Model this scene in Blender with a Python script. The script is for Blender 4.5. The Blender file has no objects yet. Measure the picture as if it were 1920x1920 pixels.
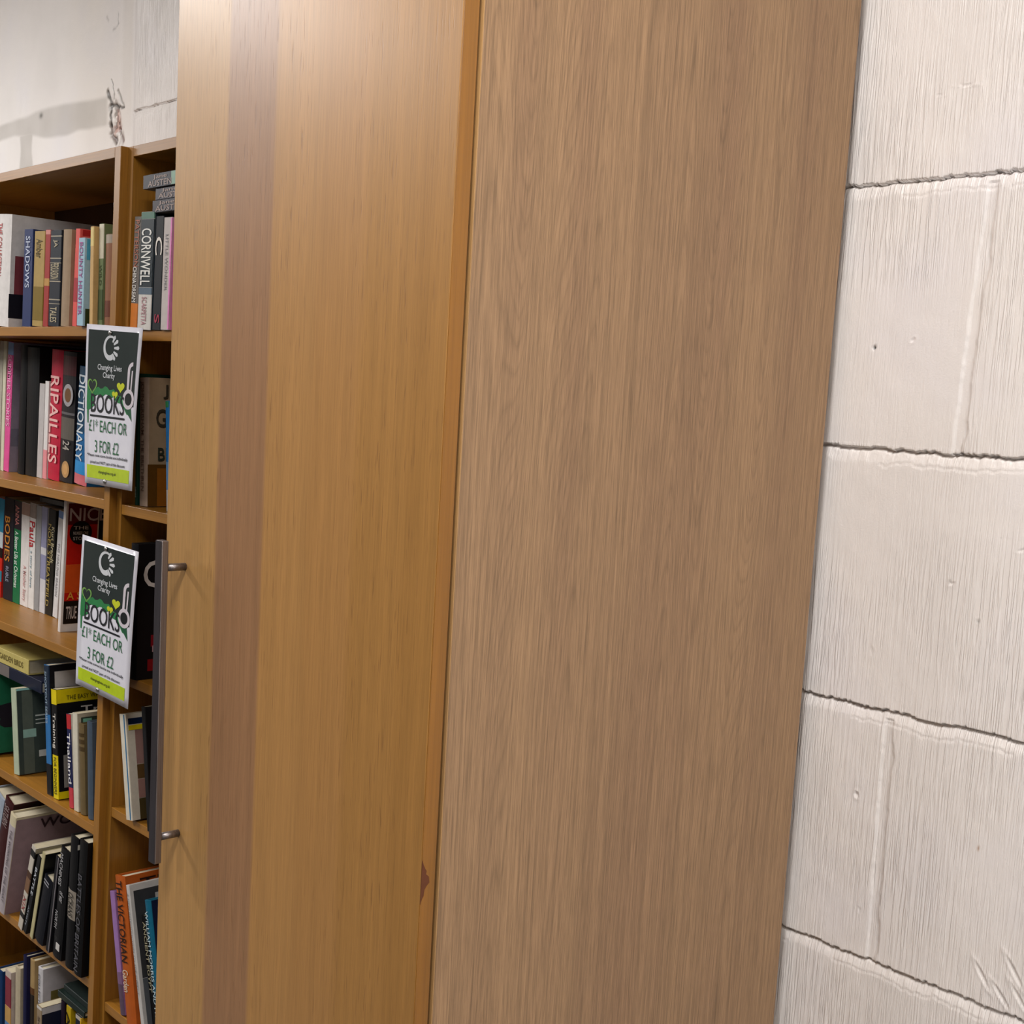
import bpy, math, random
import numpy as np
from mathutils import Vector, Matrix

scene = bpy.context.scene
COL = scene.collection

# ------------------------------------------------------------------ camera
cam_data = bpy.data.cameras.new('camera')
cam = bpy.data.objects.new('camera', cam_data)
COL.objects.link(cam)
cam_data.sensor_width = 36.0
cam_data.lens = 45.86
cam_data.shift_x = 0.0391
cam_data.shift_y = 0.0481
cam_data.clip_start = 0.02
cam.matrix_world = Matrix(((0.66531, -0.12828, 0.73546, 0.8909),
                           (0.74469, 0.04423, -0.66595, -0.7862),
                           (0.05290, 0.99075, 0.12495, 1.6207),
                           (0, 0, 0, 1)))
scene.camera = cam

# ------------------------------------------------------------------ world, lights, exposure
world = bpy.data.worlds.new('world')
scene.world = world
world.use_nodes = True
wbg = world.node_tree.nodes['Background']
wbg.inputs[0].default_value = (1.0, 0.96, 0.92, 1)
wbg.inputs[1].default_value = 0.05

def ceiling_lamp(name, x, y, sx, sy, power, col=(1.0, 0.98, 0.962)):
    l = bpy.data.lights.new(name, 'AREA')
    l.shape = 'RECTANGLE'; l.size = sx; l.size_y = sy
    l.energy = power; l.color = col
    o = bpy.data.objects.new(name, l)
    o.location = (x, y, 2.88)
    COL.objects.link(o)
    return o

ceiling_lamp('ceiling_lamp', 0.45, -0.85, 0.30, 1.2, 35)
ceiling_lamp('ceiling_lamp', -2.75, -1.35, 0.30, 1.2, 68)
ceiling_lamp('ceiling_lamp', 2.9, -0.80, 0.30, 1.2, 54)
ceiling_lamp('ceiling_lamp', -6.0, -1.75, 0.30, 1.2, 80)
ceiling_lamp('ceiling_lamp', -1.1, -3.4, 0.30, 1.2, 30)

scene.view_settings.view_transform = 'Standard'
scene.view_settings.look = 'None'
scene.view_settings.gamma = 1.0
scene.view_settings.use_curve_mapping = False
scene.view_settings.exposure = 0.34
scene.cycles.use_denoising = True
scene.cycles.max_bounces = 8
scene.cycles.diffuse_bounces = 3

# ------------------------------------------------------------------ helpers
def lin(h):
    if not isinstance(h, str):
        return tuple(h)
    h = h.lstrip('#')
    o = []
    for i in (0, 2, 4):
        v = int(h[i:i + 2], 16) / 255
        o.append(v / 12.92 if v <= 0.04045 else ((v + 0.055) / 1.055) ** 2.4)
    return tuple(o)

def new_mat(name):
    m = bpy.data.materials.new(name)
    m.use_nodes = True
    nt = m.node_tree
    return m, nt, nt.nodes['Principled BSDF']

def N(nt, typ, **kw):
    n = nt.nodes.new(typ)
    for k, v in kw.items():
        setattr(n, k, v)
    return n

def coords(nt, scale=(1, 1, 1), rot=(0, 0, 0), loc=(0, 0, 0)):
    tc = N(nt, 'ShaderNodeTexCoord')
    mp = N(nt, 'ShaderNodeMapping')
    mp.inputs['Scale'].default_value = scale
    mp.inputs['Rotation'].default_value = rot
    mp.inputs['Location'].default_value = loc
    nt.links.new(tc.outputs['Object'], mp.inputs['Vector'])
    return mp.outputs['Vector']

def noise(nt, vec, scale=1.0, detail=2.0, rough=0.5, dist=0.0):
    n = N(nt, 'ShaderNodeTexNoise')
    n.inputs['Scale'].default_value = scale
    n.inputs['Detail'].default_value = detail
    n.inputs['Roughness'].default_value = rough
    n.inputs['Distortion'].default_value = dist
    nt.links.new(vec, n.inputs['Vector'])
    return n.outputs['Fac']

def ramp(nt, fac, stops, interp='LINEAR'):
    r = N(nt, 'ShaderNodeValToRGB')
    cr = r.color_ramp
    cr.interpolation = interp
    while len(cr.elements) < len(stops):
        cr.elements.new(0.5)
    for e, (p, c) in zip(cr.elements, stops):
        e.position = p
        c = lin(c) if isinstance(c, str) else ((c, c, c) if not isinstance(c, tuple) else c)
        e.color = (*c[:3], 1)
    nt.links.new(fac, r.inputs['Fac'])
    return r.outputs['Color']

def mix(nt, typ, fac, a, b):
    m = N(nt, 'ShaderNodeMix', data_type='RGBA', blend_type=typ)
    for sock, v in ((m.inputs[0], fac), (m.inputs[6], a), (m.inputs[7], b)):
        if isinstance(v, bpy.types.NodeSocket):
            nt.links.new(v, sock)
        elif isinstance(v, (int, float)):
            sock.default_value = v
        else:
            sock.default_value = (*lin(v), 1)
    return m.outputs[2]

def math_(nt, op, a, b=0.0, c=0.0):
    m = N(nt, 'ShaderNodeMath', operation=op)
    for i, v in enumerate((a, b, c)):
        if isinstance(v, bpy.types.NodeSocket):
            nt.links.new(v, m.inputs[i])
        else:
            m.inputs[i].default_value = v
    return m.outputs[0]

def bump(nt, bs, height, strength, dist):
    b = N(nt, 'ShaderNodeBump')
    b.inputs['Strength'].default_value = strength
    b.inputs['Distance'].default_value = dist
    nt.links.new(height, b.inputs['Height'])
    nt.links.new(b.outputs['Normal'], bs.inputs['Normal'])

_plain = {}
def plain(col, rough=0.45, kind='paper'):
    key = (col, rough, kind)
    if key in _plain:
        return _plain[key]
    m, nt, bs = new_mat('%s_%s' % (kind, str(col).lstrip('#')))
    v = coords(nt, (1, 1, 1))
    f = noise(nt, v, 60, 3, 0.6)
    c = lin(col)
    out = mix(nt, 'MULTIPLY', 1.0, ramp(nt, f, [(0.3, 0.86), (0.7, 1.0)]), col)
    nt.links.new(out, bs.inputs['Base Color'])
    bs.inputs['Roughness'].default_value = rough
    bs.inputs['Specular IOR Level'].default_value = 0.2
    if kind == 'metal':
        bs.inputs['Metallic'].default_value = 1.0
    _plain[key] = m
    return m

def mesh_obj(name, verts, faces, mat, parent=None, smooth=False):
    me = bpy.data.meshes.new(name)
    me.from_pydata([tuple(v) for v in verts], [], faces)
    me.update()
    if smooth:
        me.polygons.foreach_set('use_smooth', [True] * len(me.polygons))
    if mat:
        me.materials.append(mat)
    o = bpy.data.objects.new(name, me)
    COL.objects.link(o)
    if parent:
        o.parent = parent
    return o

class Geo:
    def __init__(self):
        self.v = []; self.f = []
    def box(self, x0, x1, y0, y1, z0, z1, b=0.0):
        """box, optionally with chamfered edges"""
        n = len(self.v)
        if b <= 0:
            self.v += [(x, y, z) for z in (z0, z1) for y in (y0, y1) for x in (x0, x1)]
            self.f += [tuple(n + i for i in q) for q in ((0, 2, 3, 1), (4, 5, 7, 6), (0, 1, 5, 4), (2, 6, 7, 3), (0, 4, 6, 2), (1, 3, 7, 5))]
            return
        import bmesh
        bm = bmesh.new()
        bmesh.ops.create_cube(bm, size=1.0)
        for v in bm.verts:
            v.co = ((x0 + x1) / 2 + v.co.x * (x1 - x0), (y0 + y1) / 2 + v.co.y * (y1 - y0), (z0 + z1) / 2 + v.co.z * (z1 - z0))
        bmesh.ops.bevel(bm, geom=bm.edges[:], offset=b, segments=2, affect='EDGES', profile=0.5)
        bm.verts.index_update()
        self.v += [tuple(v.co) for v in bm.verts]
        self.f += [tuple(n + v.index for v in f.verts) for f in bm.faces]
        bm.free()
    def quadstrip(self, A, B):
        n = len(self.v); k = len(A)
        self.v += A + B
        for i in range(k - 1):
            self.f.append((n + i, n + i + 1, n + k + i + 1, n + k + i))
    def prism(self, prof, z0, z1):
        """closed polygon in x,y (counter clockwise) extruded along z"""
        n = len(self.v); k = len(prof)
        self.v += [(x, y, z0) for x, y in prof] + [(x, y, z1) for x, y in prof]
        for i in range(k):
            j = (i + 1) % k
            self.f.append((n + i, n + j, n + k + j, n + k + i))
        self.f.append(tuple(n + k + i for i in range(k)))
        self.f.append(tuple(n + i for i in reversed(range(k))))
    def cyl(self, p0, p1, r, seg=20):
        p0 = Vector(p0); p1 = Vector(p1)
        d = (p1 - p0).normalized()
        a = d.orthogonal().normalized(); b = d.cross(a)
        n = len(self.v)
        for p in (p0, p1):
            for i in range(seg):
                t = 2 * math.pi * i / seg
                self.v.append(tuple(p + a * (r * math.cos(t)) + b * (r * math.sin(t))))
        for i in range(seg):
            j = (i + 1) % seg
            self.f.append((n + i, n + j, n + seg + j, n + seg + i))
        self.f.append(tuple(n + i for i in reversed(range(seg))))
        self.f.append(tuple(n + seg + i for i in range(seg)))
    def obj(self, name, mat, parent=None, smooth=False):
        return mesh_obj(name, self.v, self.f, mat, parent, smooth)

def empty(name, loc, rot=(0, 0, 0)):
    o = bpy.data.objects.new(name, None)
    o.empty_display_size = 0.03
    o.location = loc; o.rotation_euler = rot
    COL.objects.link(o)
    return o

def tag(o, label, cat, group=None):
    o['label'] = label; o['category'] = cat
    if group:
        o['group'] = group
    return o

def structure(o):
    o['kind'] = 'structure'
    return o

_glyph = {}
def glyphs(text, bold=0.0):
    """flat letter mesh normalised to the unit box"""
    key = (text, bold)
    if key not in _glyph:
        c = bpy.data.curves.new('lettering', 'FONT')
        c.body = text
        c.resolution_u = 3
        c.offset = bold
        t = bpy.data.objects.new('lettering', c)
        COL.objects.link(t)
        bpy.context.view_layer.update()
        me = t.evaluated_get(bpy.context.evaluated_depsgraph_get()).to_mesh()
        V = [tuple(v.co) for v in me.vertices]
        F = [tuple(p.vertices) for p in me.polygons]
        t.evaluated_get(bpy.context.evaluated_depsgraph_get()).to_mesh_clear()
        bpy.data.objects.remove(t); bpy.data.curves.remove(c)
        xs = [v[0] for v in V]; ys = [v[1] for v in V]
        x0, x1, y0, y1 = min(xs), max(xs), min(ys), max(ys)
        _glyph[key] = ([((x - x0) / (x1 - x0), (y - y0) / (y1 - y0)) for x, y, _ in V], F)
    return _glyph[key]

# ------------------------------------------------------------------ materials
def wood_door():
    """warm lacquered oak veneer made of vertical staves, grain along z, staves across x"""
    m, nt, bs = new_mat('oak_veneer_lacquered')
    tc = N(nt, 'ShaderNodeTexCoord')
    sep = N(nt, 'ShaderNodeSeparateXYZ'); nt.links.new(tc.outputs['Object'], sep.inputs[0])
    wob = noise(nt, coords(nt, (30, 30, 0.7)), 1, 2)
    x = math_(nt, 'ADD', sep.outputs['X'], math_(nt, 'MULTIPLY', math_(nt, 'SUBTRACT', wob, 0.5), 0.012))
    f = math_(nt, 'MULTIPLY', math_(nt, 'ADD', x, 0.5), 2.0)
    stave = ramp(nt, f, [(0.0, '#ab814c'), (0.228, '#ab814c'), (0.240, '#946c4a'), (0.412, '#946c4a'), (0.424, '#a87b46'), (0.575, '#a87b46'),
                         (0.60, '#a47743'), (0.72, '#a47743'), (0.75, '#9e723c'), (0.88, '#9e723c'), (0.91, '#9b6f39'), (1.0, '#9b6f39')])
    fine = noise(nt, coords(nt, (780, 780, 11)), 1, 3, 0.7)
    med = noise(nt, coords(nt, (85, 85, 0.9)), 1, 3, 0.6, 0.2)
    c = mix(nt, 'MULTIPLY', 1.0, stave, ramp(nt, fine, [(0.32, 0.84), (0.62, 1.05)]))
    c = mix(nt, 'MULTIPLY', 1.0, c, ramp(nt, med, [(0.3, 0.93), (0.7, 1.05)]))
    pore = noise(nt, coords(nt, (520, 520, 26), loc=(3, 1, 2)), 1, 1, 0.4)
    where = noise(nt, coords(nt, (16, 16, 0.9), loc=(1, 4, 0)), 1, 2)
    pm = math_(nt, 'MULTIPLY', ramp(nt, pore, [(0.64, 0.0), (0.70, 1.0)]), ramp(nt, where, [(0.42, 0.15), (0.62, 1.0)]))
    c = mix(nt, 'MIX', math_(nt, 'MULTIPLY', pm, 0.42), c, '#6a4527')
    nt.links.new(c, bs.inputs['Base Color'])
    bs.inputs['Roughness'].default_value = 0.36
    bs.inputs['Specular IOR Level'].default_value = 0.45
    h = math_(nt, 'SUBTRACT', math_(nt, 'MULTIPLY', fine, 0.6), pm)
    bump(nt, bs, h, 0.12, 0.0006)
    return m

def wood_panel():
    """grey brown oak foil with cathedral figure, grain along z, width along y"""
    m, nt, bs = new_mat('oak_foil_matt')
    fig = noise(nt, coords(nt, (0, 7.5, 0.42), loc=(0, 0.35, 0.2)), 1, 1.2, 0.4, 0.12)
    rings = math_(nt, 'FRACT', math_(nt, 'MULTIPLY', fig, 34.0))
    ringc = ramp(nt, rings, [(0.0, 0.86), (0.12, 1.03), (0.7, 1.0), (1.0, 0.9)])
    fine = noise(nt, coords(nt, (0, 560, 17)), 1, 3, 0.7)
    line = noise(nt, coords(nt, (0, 210, 1.4)), 1, 2, 0.5)
    broad = noise(nt, coords(nt, (0, 13, 0.5), loc=(0, 2, 1)), 1, 2, 0.5)
    base = ramp(nt, broad, [(0.3, '#937357'), (0.5, '#9b7b5c'), (0.7, '#a28160')])
    thin = math_(nt, 'FRACT', math_(nt, 'MULTIPLY', math_(nt, 'ADD', fig, math_(nt, 'MULTIPLY', noise(nt, coords(nt, (0, 60, 3)), 1, 2), 0.012)), 118.0))
    c = mix(nt, 'MULTIPLY', 0.55, base, ringc)
    c = mix(nt, 'MULTIPLY', 0.75, c, ramp(nt, thin, [(0.0, 0.80), (0.25, 1.0), (0.8, 1.03), (1.0, 0.86)]))
    c = mix(nt, 'MULTIPLY', 1.0, c, ramp(nt, fine, [(0.36, 0.74), (0.58, 1.05)]))
    c = mix(nt, 'MULTIPLY', 1.0, c, ramp(nt, line, [(0.3, 0.83), (0.58, 1.04)]))
    nt.links.new(c, bs.inputs['Base Color'])
    bs.inputs['Roughness'].default_value = 0.55
    bs.inputs['Specular IOR Level'].default_value = 0.35
    bump(nt, bs, math_(nt, 'ADD', fine, math_(nt, 'MULTIPLY', line, 0.7)), 0.25, 0.0006)
    return m

def wood_case(name, along='z', tone='#9a6823'):
    """orange oak veneer of the bookcases"""
    m, nt, bs = new_mat(name)
    s = {'z': ((380, 380, 7), (60, 60, 1.2)), 'x': ((7, 380, 380), (1.2, 60, 60))}[along]
    fine = noise(nt, coords(nt, s[0]), 1, 3, 0.6)
    med = noise(nt, coords(nt, s[1]), 1, 3, 0.6)
    c = mix(nt, 'MULTIPLY', 1.0, tone, ramp(nt, fine, [(0.3, 0.82), (0.65, 1.05)]))
    c = mix(nt, 'MULTIPLY', 1.0, c, ramp(nt, med, [(0.3, 0.86), (0.7, 1.08)]))
    nt.links.new(c, bs.inputs['Base Color'])
    bs.inputs['Roughness'].default_value = 0.36
    bs.inputs['Specular IOR Level'].default_value = 0.55
    bump(nt, bs, fine, 0.1, 0.0005)
    return m

def painted_wall():
    m, nt, bs = new_mat('white_painted_blockwork')
    att = N(nt, 'ShaderNodeAttribute', attribute_name='tint')
    big = noise(nt, coords(nt, (5, 5, 4)), 1, 3)
    c = mix(nt, 'MULTIPLY', 1.0, att.outputs['Color'], ramp(nt, big, [(0.3, '#e4ddd8'), (0.5, '#eae3de'), (0.7, '#e7e1e0')]))
    nt.links.new(c, bs.inputs['Base Color'])
    bs.inputs['Roughness'].default_value = 0.42
    # brush strokes: long thin ridges fanned a few degrees either way
    def stroke(rot, sx, sz, loc):
        v = coords(nt, (sx, 0, sz), (0, math.radians(rot), 0), loc)
        return ramp(nt, noise(nt, v, 1, 2.5, 0.55), [(0.47, 0.0), (0.54, 1.0), (0.60, 0.15)])
    a = stroke(7, 125, 5.5, (0, 0, 0)); b = stroke(-9, 115, 5.0, (7, 0, 3)); d = stroke(1, 150, 3.6, (2, 0, 9)); e = stroke(-3, 170, 4.0, (5, 0, 1))
    patch = noise(nt, coords(nt, (15, 0, 5)), 1, 1)
    s1 = mix(nt, 'MIX', ramp(nt, patch, [(0.44, 0.0), (0.56, 1.0)]), a, b)
    s3 = mix(nt, 'MIX', ramp(nt, noise(nt, coords(nt, (12, 0, 4), loc=(9, 0, 9)), 1, 1), [(0.46, 0.0), (0.54, 1.0)]), d, e)
    s2 = math_(nt, 'MAXIMUM', s1, math_(nt, 'MULTIPLY', s3, 0.85))
    amount = ramp(nt, noise(nt, coords(nt, (5, 0, 4.5), loc=(4, 0, 2)), 1, 2), [(0.36, 0.3), (0.55, 1.0)])
    grit = noise(nt, coords(nt, (420, 420, 420)), 1, 3, 0.6)
    lump = noise(nt, coords(nt, (90, 90, 60)), 1, 3, 0.6)
    h = math_(nt, 'MULTIPLY', math_(nt, 'MULTIPLY', s2, amount), att.outputs['Alpha'])
    h = math_(nt, 'ADD', h, math_(nt, 'MULTIPLY', grit, 0.30))
    h = math_(nt, 'ADD', h, math_(nt, 'MULTIPLY', lump, 0.5))
    bump(nt, bs, h, 0.75, 0.0011)
    return m

M_DOOR = wood_door()
M_PANEL = wood_panel()
M_UP = wood_case('oak_veneer_upright', 'z')
M_SHELF = wood_case('oak_veneer_shelf', 'x')
M_EDGE = wood_case('oak_edge_band', 'z', '#92601e')
M_PEDGE = wood_case('pale_edge_band', 'z', '#b38a58')
M_BACK = wood_case('brown_back_board', 'z', '#33231a')
M_WALL = painted_wall()

# ------------------------------------------------------------------ room
YW = 0.5999
BED = (1.8925, 0.3070)          # height of one bed joint, course height
def vnoise(x, z, sx, sz, seed):
    """smooth value noise on arrays"""
    rs = np.random.RandomState(seed)
    T = rs.rand(257, 257)
    u = x * sx + 40.3; w = z * sz + 17.7
    iu = np.floor(u).astype(int); iw = np.floor(w).astype(int)
    fu = u - iu; fw = w - iw
    fu = fu * fu * (3 - 2 * fu); fw = fw * fw * (3 - 2 * fw)
    g = lambda a, b: T[a % 257, b % 257]
    return (g(iu, iw) * (1 - fu) + g(iu + 1, iw) * fu) * (1 - fw) + (g(iu, iw + 1) * (1 - fu) + g(iu + 1, iw + 1) * fu) * fw

def sstep(a, b, x):
    t = np.clip((x - a) / (b - a), 0, 1)
    return t * t * (3 - 2 * t)

def build_wall():
    xs = np.concatenate([np.arange(-9.2, -2.65, 0.2), np.arange(-2.65, -1.965, 0.004), np.arange(-1.965, -1.80, 0.002), np.arange(-1.80, -1.40, 0.004), np.arange(-1.40, -0.06, 0.06),
                         np.arange(-0.06, 0.36, 0.0016), np.arange(0.36, 3.6, 0.12), [3.6]])
    zs = np.concatenate([np.arange(0, 0.86, 0.05), np.arange(0.86, 2.1392, 0.0016), np.arange(2.14, 2.29, 0.0016), np.arange(2.29, 2.62, 0.004), np.arange(2.62, 2.9, 0.06), [2.9]])
    X, Z = np.meshgrid(xs, zs)
    h = 0.0012 * (vnoise(X, Z, 9, 7, 1) - 0.5) + 0.0005 * (vnoise(X, Z, 60, 45, 2) - 0.5)
    tint = np.ones(X.shape + (3,))
    right = sstep(-1.815, -1.805, X)
    # bed joints: crisp dark upper edge under the block above, mortar struck flush towards the bottom
    edge = 0.0030 * (vnoise(X, Z, 45, 3, 3) - 0.5) + 0.0022 * (vnoise(X, Z, 170, 60, 4) - 0.5) + 0.0020 * (vnoise(X, Z, 380, 200, 14) - 0.5)
    low = 0.006 * (vnoise(X, Z, 38, 3, 5) - 0.5) + 0.003 * (vnoise(X, Z, 150, 3, 6) - 0.5)
    for k in range(-7, 5):
        zt = BED[0] + BED[1] * k + edge
        wd = 0.0165 + low
        s = (zt - Z) / wd
        inside = (s > 0) & (s < 1)
        prof = -0.0046 * (1 - np.clip(s, 0, 1)) ** 1.3
        crack = -0.0050 * np.exp(-((s - 0.05) / 0.10) ** 2) * (0.35 + 0.9 * vnoise(X, Z, 14, 2, 7))
        d = np.where(inside, prof + crack, 0) * right
        step = -0.0009 * np.exp(-((s - 1.0) / 0.08) ** 2) * (vnoise(X, Z, 20, 2, 8) > 0.45) * right
        h += d + step
    # cross joints
    for xj, k, lean in ((0.160, -1, 0.012), (0.114, -3, -0.005), (-1.345, 0, 0), (-1.945, 0, 0), (-0.145, -2, 0)):
        zt = BED[0] + BED[1] * (k + 1); zb = zt - BED[1]
        band = (Z < zt - 0.010) & (Z > zb)
        xc = xj + lean * (Z - zb) / BED[1] + 0.0022 * (vnoise(Z, X * 0, 34, 1, 9 + k) - 0.5) + 0.0018 * (vnoise(Z, X * 0, 150, 1, 49 + k) - 0.5)
        wj = 0.0065 + 0.002 * (vnoise(Z, X * 0, 50, 1, 20 + k) - 0.5)
        s = np.abs(X - xc) / wj
        d = -0.0022 * (1 - sstep(0.75, 1.05, s))
        pit = -0.0035 * np.exp(-((X - xc - wj) / 0.0016) ** 2) * np.clip(vnoise(Z, X * 0, 34, 1, 30 + k) - 0.55, 0, 1) * 3.0
        h += np.where(band, d + pit, 0) * right
    # pits, chips and scratches seen in the paint
    def dab(x, z, a, b, rot, depth, rim=0.4):
        nonlocal h
        c, s_ = math.cos(rot), math.sin(rot)
        u = ((X - x) * c + (Z - z) * s_) / a; w = (-(X - x) * s_ + (Z - z) * c) / b
        r = u * u + w * w
        h = h - depth * np.exp(-r * 1.6) + depth * rim * np.exp(-((np.sqrt(r) - 1.35) / 0.35) ** 2)
    for a in PITS:
        dab(*a)
    def stain(mask, col):
        nonlocal tint
        for i in range(3):
            tint[..., i] *= 1 - mask * (1 - col[i])
    hole = np.exp(-(((X - 0.0444) / 0.0014) ** 2 + ((Z - 1.7029) / 0.0020) ** 2) * 1.1)
    stain(np.clip(hole * 1.6, 0, 1), (0.03, 0.03, 0.03)); h -= 0.004 * np.clip(hole * 1.4, 0, 1)
    for (x, z, a, b, col, st) in SPOTS:
        stain(np.clip(np.exp(-(((X - x) / a) ** 2 + ((Z - z) / b) ** 2)) * st, 0, 1), col)
    # damp grey patch and broken plaster high on the left
    left = 1 - right
    top = 2.253 - 0.006 * np.sin(X * 9) + 0.010 * (vnoise(X, Z, 14, 14, 40) - 0.5)
    bot = 2.211 - 0.026 * sstep(-2.42, -2.20, X) + 0.008 * (vnoise(X, Z, 16, 16, 41) - 0.5)
    damp = sstep(-0.006, 0.006, top - Z) * sstep(-0.006, 0.006, Z - bot) * sstep(-1.93, -1.95, X)
    drip = sstep(-0.006, 0.006, 0.037 + 0.004 * np.sin(Z * 60) - np.abs(X + 2.378)) * sstep(-0.004, 0.004, 2.21 - Z)
    damp = np.clip(np.maximum(damp, drip * (Z < 2.215)), 0, 1)
    stain(damp * (0.85 + 0.3 * (vnoise(X, Z, 20, 20, 42) - 0.5)), (0.64, 0.625, 0.60))
    soft = vnoise(X, Z, 3.2, 4.2, 43)
    stain(left * sstep(0.45, 0.8, soft) * 0.6, (0.93, 0.91, 0.86))
    # vertical chase, filled
    strip = sstep(-0.010, 0.010, 0.024 - np.abs(X + 1.848)) * sstep(2.12, 2.17, Z)
    h -= 0.0008 * strip
    stain(strip * (0.35 + 0.3 * vnoise(X, Z, 40, 9, 44)), (0.86, 0.84, 0.80))
    line = np.exp(-((X + 1.812) / 0.006) ** 2) * (Z > 2.12)
    h -= 0.0008 * line; stain(line * 0.5, (0.72, 0.70, 0.70))
    # crumbled plaster with a little brick showing
    def seg(pts, wd, col, st, dep):
        nonlocal h
        wx = X + 0.006 * (vnoise(X, Z, 90, 90, 60) - 0.5); wz = Z + 0.006 * (vnoise(X, Z, 90, 90, 61) - 0.5)
        d = np.full(X.shape, 9.0)
        for (ax, az), (bx, bz) in zip(pts, pts[1:]):
            q = np.clip(((wx - ax) * (bx - ax) + (wz - az) * (bz - az)) / ((bx - ax) ** 2 + (bz - az) ** 2), 0, 1)
            d = np.minimum(d, np.hypot(wx - ax - q * (bx - ax), wz - az - q * (bz - az)))
        w = wd * (0.45 + 1.1 * vnoise(X, Z, 70, 70, 62))
        m = np.exp(-(d / w) ** 2)
        h -= dep * m
        stain(np.clip(m * st, 0, 1), col)
    zone = (X > -1.965) & (X < -1.80) & (Z > 2.08) & (Z < 2.45)
    rough = vnoise(X, Z, 140, 140, 52)
    core = np.exp(-(((X + 1.898 - 0.22 * (2.19 - Z)) / 0.022) ** 2 + ((Z - 2.185) / 0.050) ** 2) ** 2) * zone
    h -= core * (0.002 + 0.004 * rough)
    stain(core * sstep(0.50, 0.66, rough), (0.36, 0.32, 0.29))
    stain(core * sstep(0.42, 0.60, vnoise(X, Z, 42, 60, 53)) * (Z < 2.212), (0.70, 0.46, 0.40))
    dk = (0.16, 0.15, 0.14)
    seg([(-1.9410, 2.2577), (-1.9218, 2.2299), (-1.9259, 2.2038), (-1.9224, 2.1803)], 0.0050, dk, 1.3, 0.004)
    seg([(-1.9224, 2.1803), (-1.9163, 2.1565), (-1.8976, 2.1395)], 0.0062, (0.26, 0.21, 0.19), 1.2, 0.004)
    seg([(-1.9238, 2.2807), (-1.9101, 2.2594), (-1.9092, 2.2363)], 0.0022, dk, 1.0, 0.002)
    seg([(-1.8836, 2.1724), (-1.8728, 2.1552), (-1.8646, 2.1394)], 0.0052, (0.30, 0.22, 0.20), 1.1, 0.003)
    seg([(-1.9164, 2.2246), (-1.8905, 2.2168), (-1.8626, 2.2133)], 0.0048, dk, 1.1, 0.003)
    seg([(-1.8894, 2.2509), (-1.8760, 2.2321), (-1.8654, 2.2193)], 0.0040, (0.35, 0.34, 0.31), 0.9, 0.002)
    seg([(-1.8961, 2.4162), (-1.8927, 2.3931), (-1.9178, 2.3871)], 0.0024, (0.45, 0.44, 0.43), 0.7, 0.001)
    seg([(-1.9500, 2.4199), (-1.9418, 2.4093)], 0.0030, (0.5, 0.49, 0.48), 0.6, 0.001)
    # how heavily the brush was dragged: hardly at all on the plaster, in patches on the blocks
    own = (X < 0.165)
    brush = 0.12 + 0.88 * right
    brush *= 1 - own * right * 0.80 * sstep(1.795, 1.755, Z) * sstep(1.588, 1.592, Z)
    brush *= 1 - right * 0.70 * sstep(1.40, 1.52, Z) * sstep(1.592, 1.585, Z)
    nz, nx = X.shape
    co = np.empty((nz * nx, 3)); co[:, 0] = X.ravel(); co[:, 1] = YW - h.ravel(); co[:, 2] = Z.ravel()
    idx = np.arange(nz * nx).reshape(nz, nx)
    q = np.stack([idx[:-1, :-1], idx[:-1, 1:], idx[1:, 1:], idx[1:, :-1]], -1).reshape(-1, 4)
    me = bpy.data.meshes.new('wall_back')
    me.vertices.add(len(co)); me.vertices.foreach_set('co', co.ravel())
    me.loops.add(q.size); me.loops.foreach_set('vertex_index', q.ravel())
    me.polygons.add(len(q))
    me.polygons.foreach_set('loop_start', np.arange(0, q.size, 4))
    me.polygons.foreach_set('loop_total', np.full(len(q), 4))
    me.update(calc_edges=True)
    me.polygons.foreach_set('use_smooth', np.ones(len(q), bool))
    a = me.attributes.new('tint', 'FLOAT_COLOR', 'POINT')
    t4 = np.ones((nz * nx, 4)); t4[:, :3] = tint.reshape(-1, 3); t4[:, 3] = brush.ravel()
    a.data.foreach_set('color', t4.ravel())
    me.materials.append(M_WALL)
    o = bpy.data.objects.new('wall_back', me)
    COL.objects.link(o)
    return structure(o)

# x, z, half sizes, rotation, depth
PITS = [(0.1276, 1.990, 0.011, 0.0010, -0.10, 0.0016), (0.0985, 1.983, 0.006, 0.0008, -0.10, 0.0012),
        (0.0935, 1.712, 0.0035, 0.0022, 0.6, 0.0014), (0.105, 1.738, 0.0012, 0.011, 0.25, 0.0004),
        (0.170, 1.44, 0.0040, 0.0018, 0.5, 0.0016), (0.246, 1.487, 0.006, 0.0018, 0.35, 0.0012), (0.222, 1.497, 0.009, 0.0006, 0.3, 0.0006),
        (0.205, 1.402, 0.0016, 0.003, 0.2, 0.0012), (0.078, 1.345, 0.002, 0.006, 0.1, 0.0008),
        (0.252, 1.005, 0.015, 0.0026, -0.95, 0.0022), (0.276, 0.990, 0.015, 0.0026, -0.85, 0.0022), (0.288, 1.022, 0.018, 0.0026, -0.95, 0.0022), (0.296, 0.995, 0.016, 0.0024, -0.9, 0.0020),
        (0.075, 1.168, 0.003, 0.004, 0.3, 0.002), (0.093, 1.028, 0.0012, 0.004, 0.1, 0.0015)]
SPOTS = [(0.2325, 1.148, 0.0011, 0.0032, (0.45, 0.25, 0.12), 0.9), (0.2052, 1.402, 0.0011, 0.0022, (0.3, 0.3, 0.28), 0.8),
         (0.1675, 1.443, 0.002, 0.0014, (0.4, 0.38, 0.36), 0.7), (-2.2919, 2.2451, 0.0095, 0.0065, (0.25, 0.24, 0.22), 1.1)]
wall = build_wall()

def slab(name, x0, x1, y0, y1, z0, z1, mat):
    g = Geo(); g.box(x0, x1, y0, y1, z0, z1)
    return structure(g.obj(name, mat))

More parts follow.
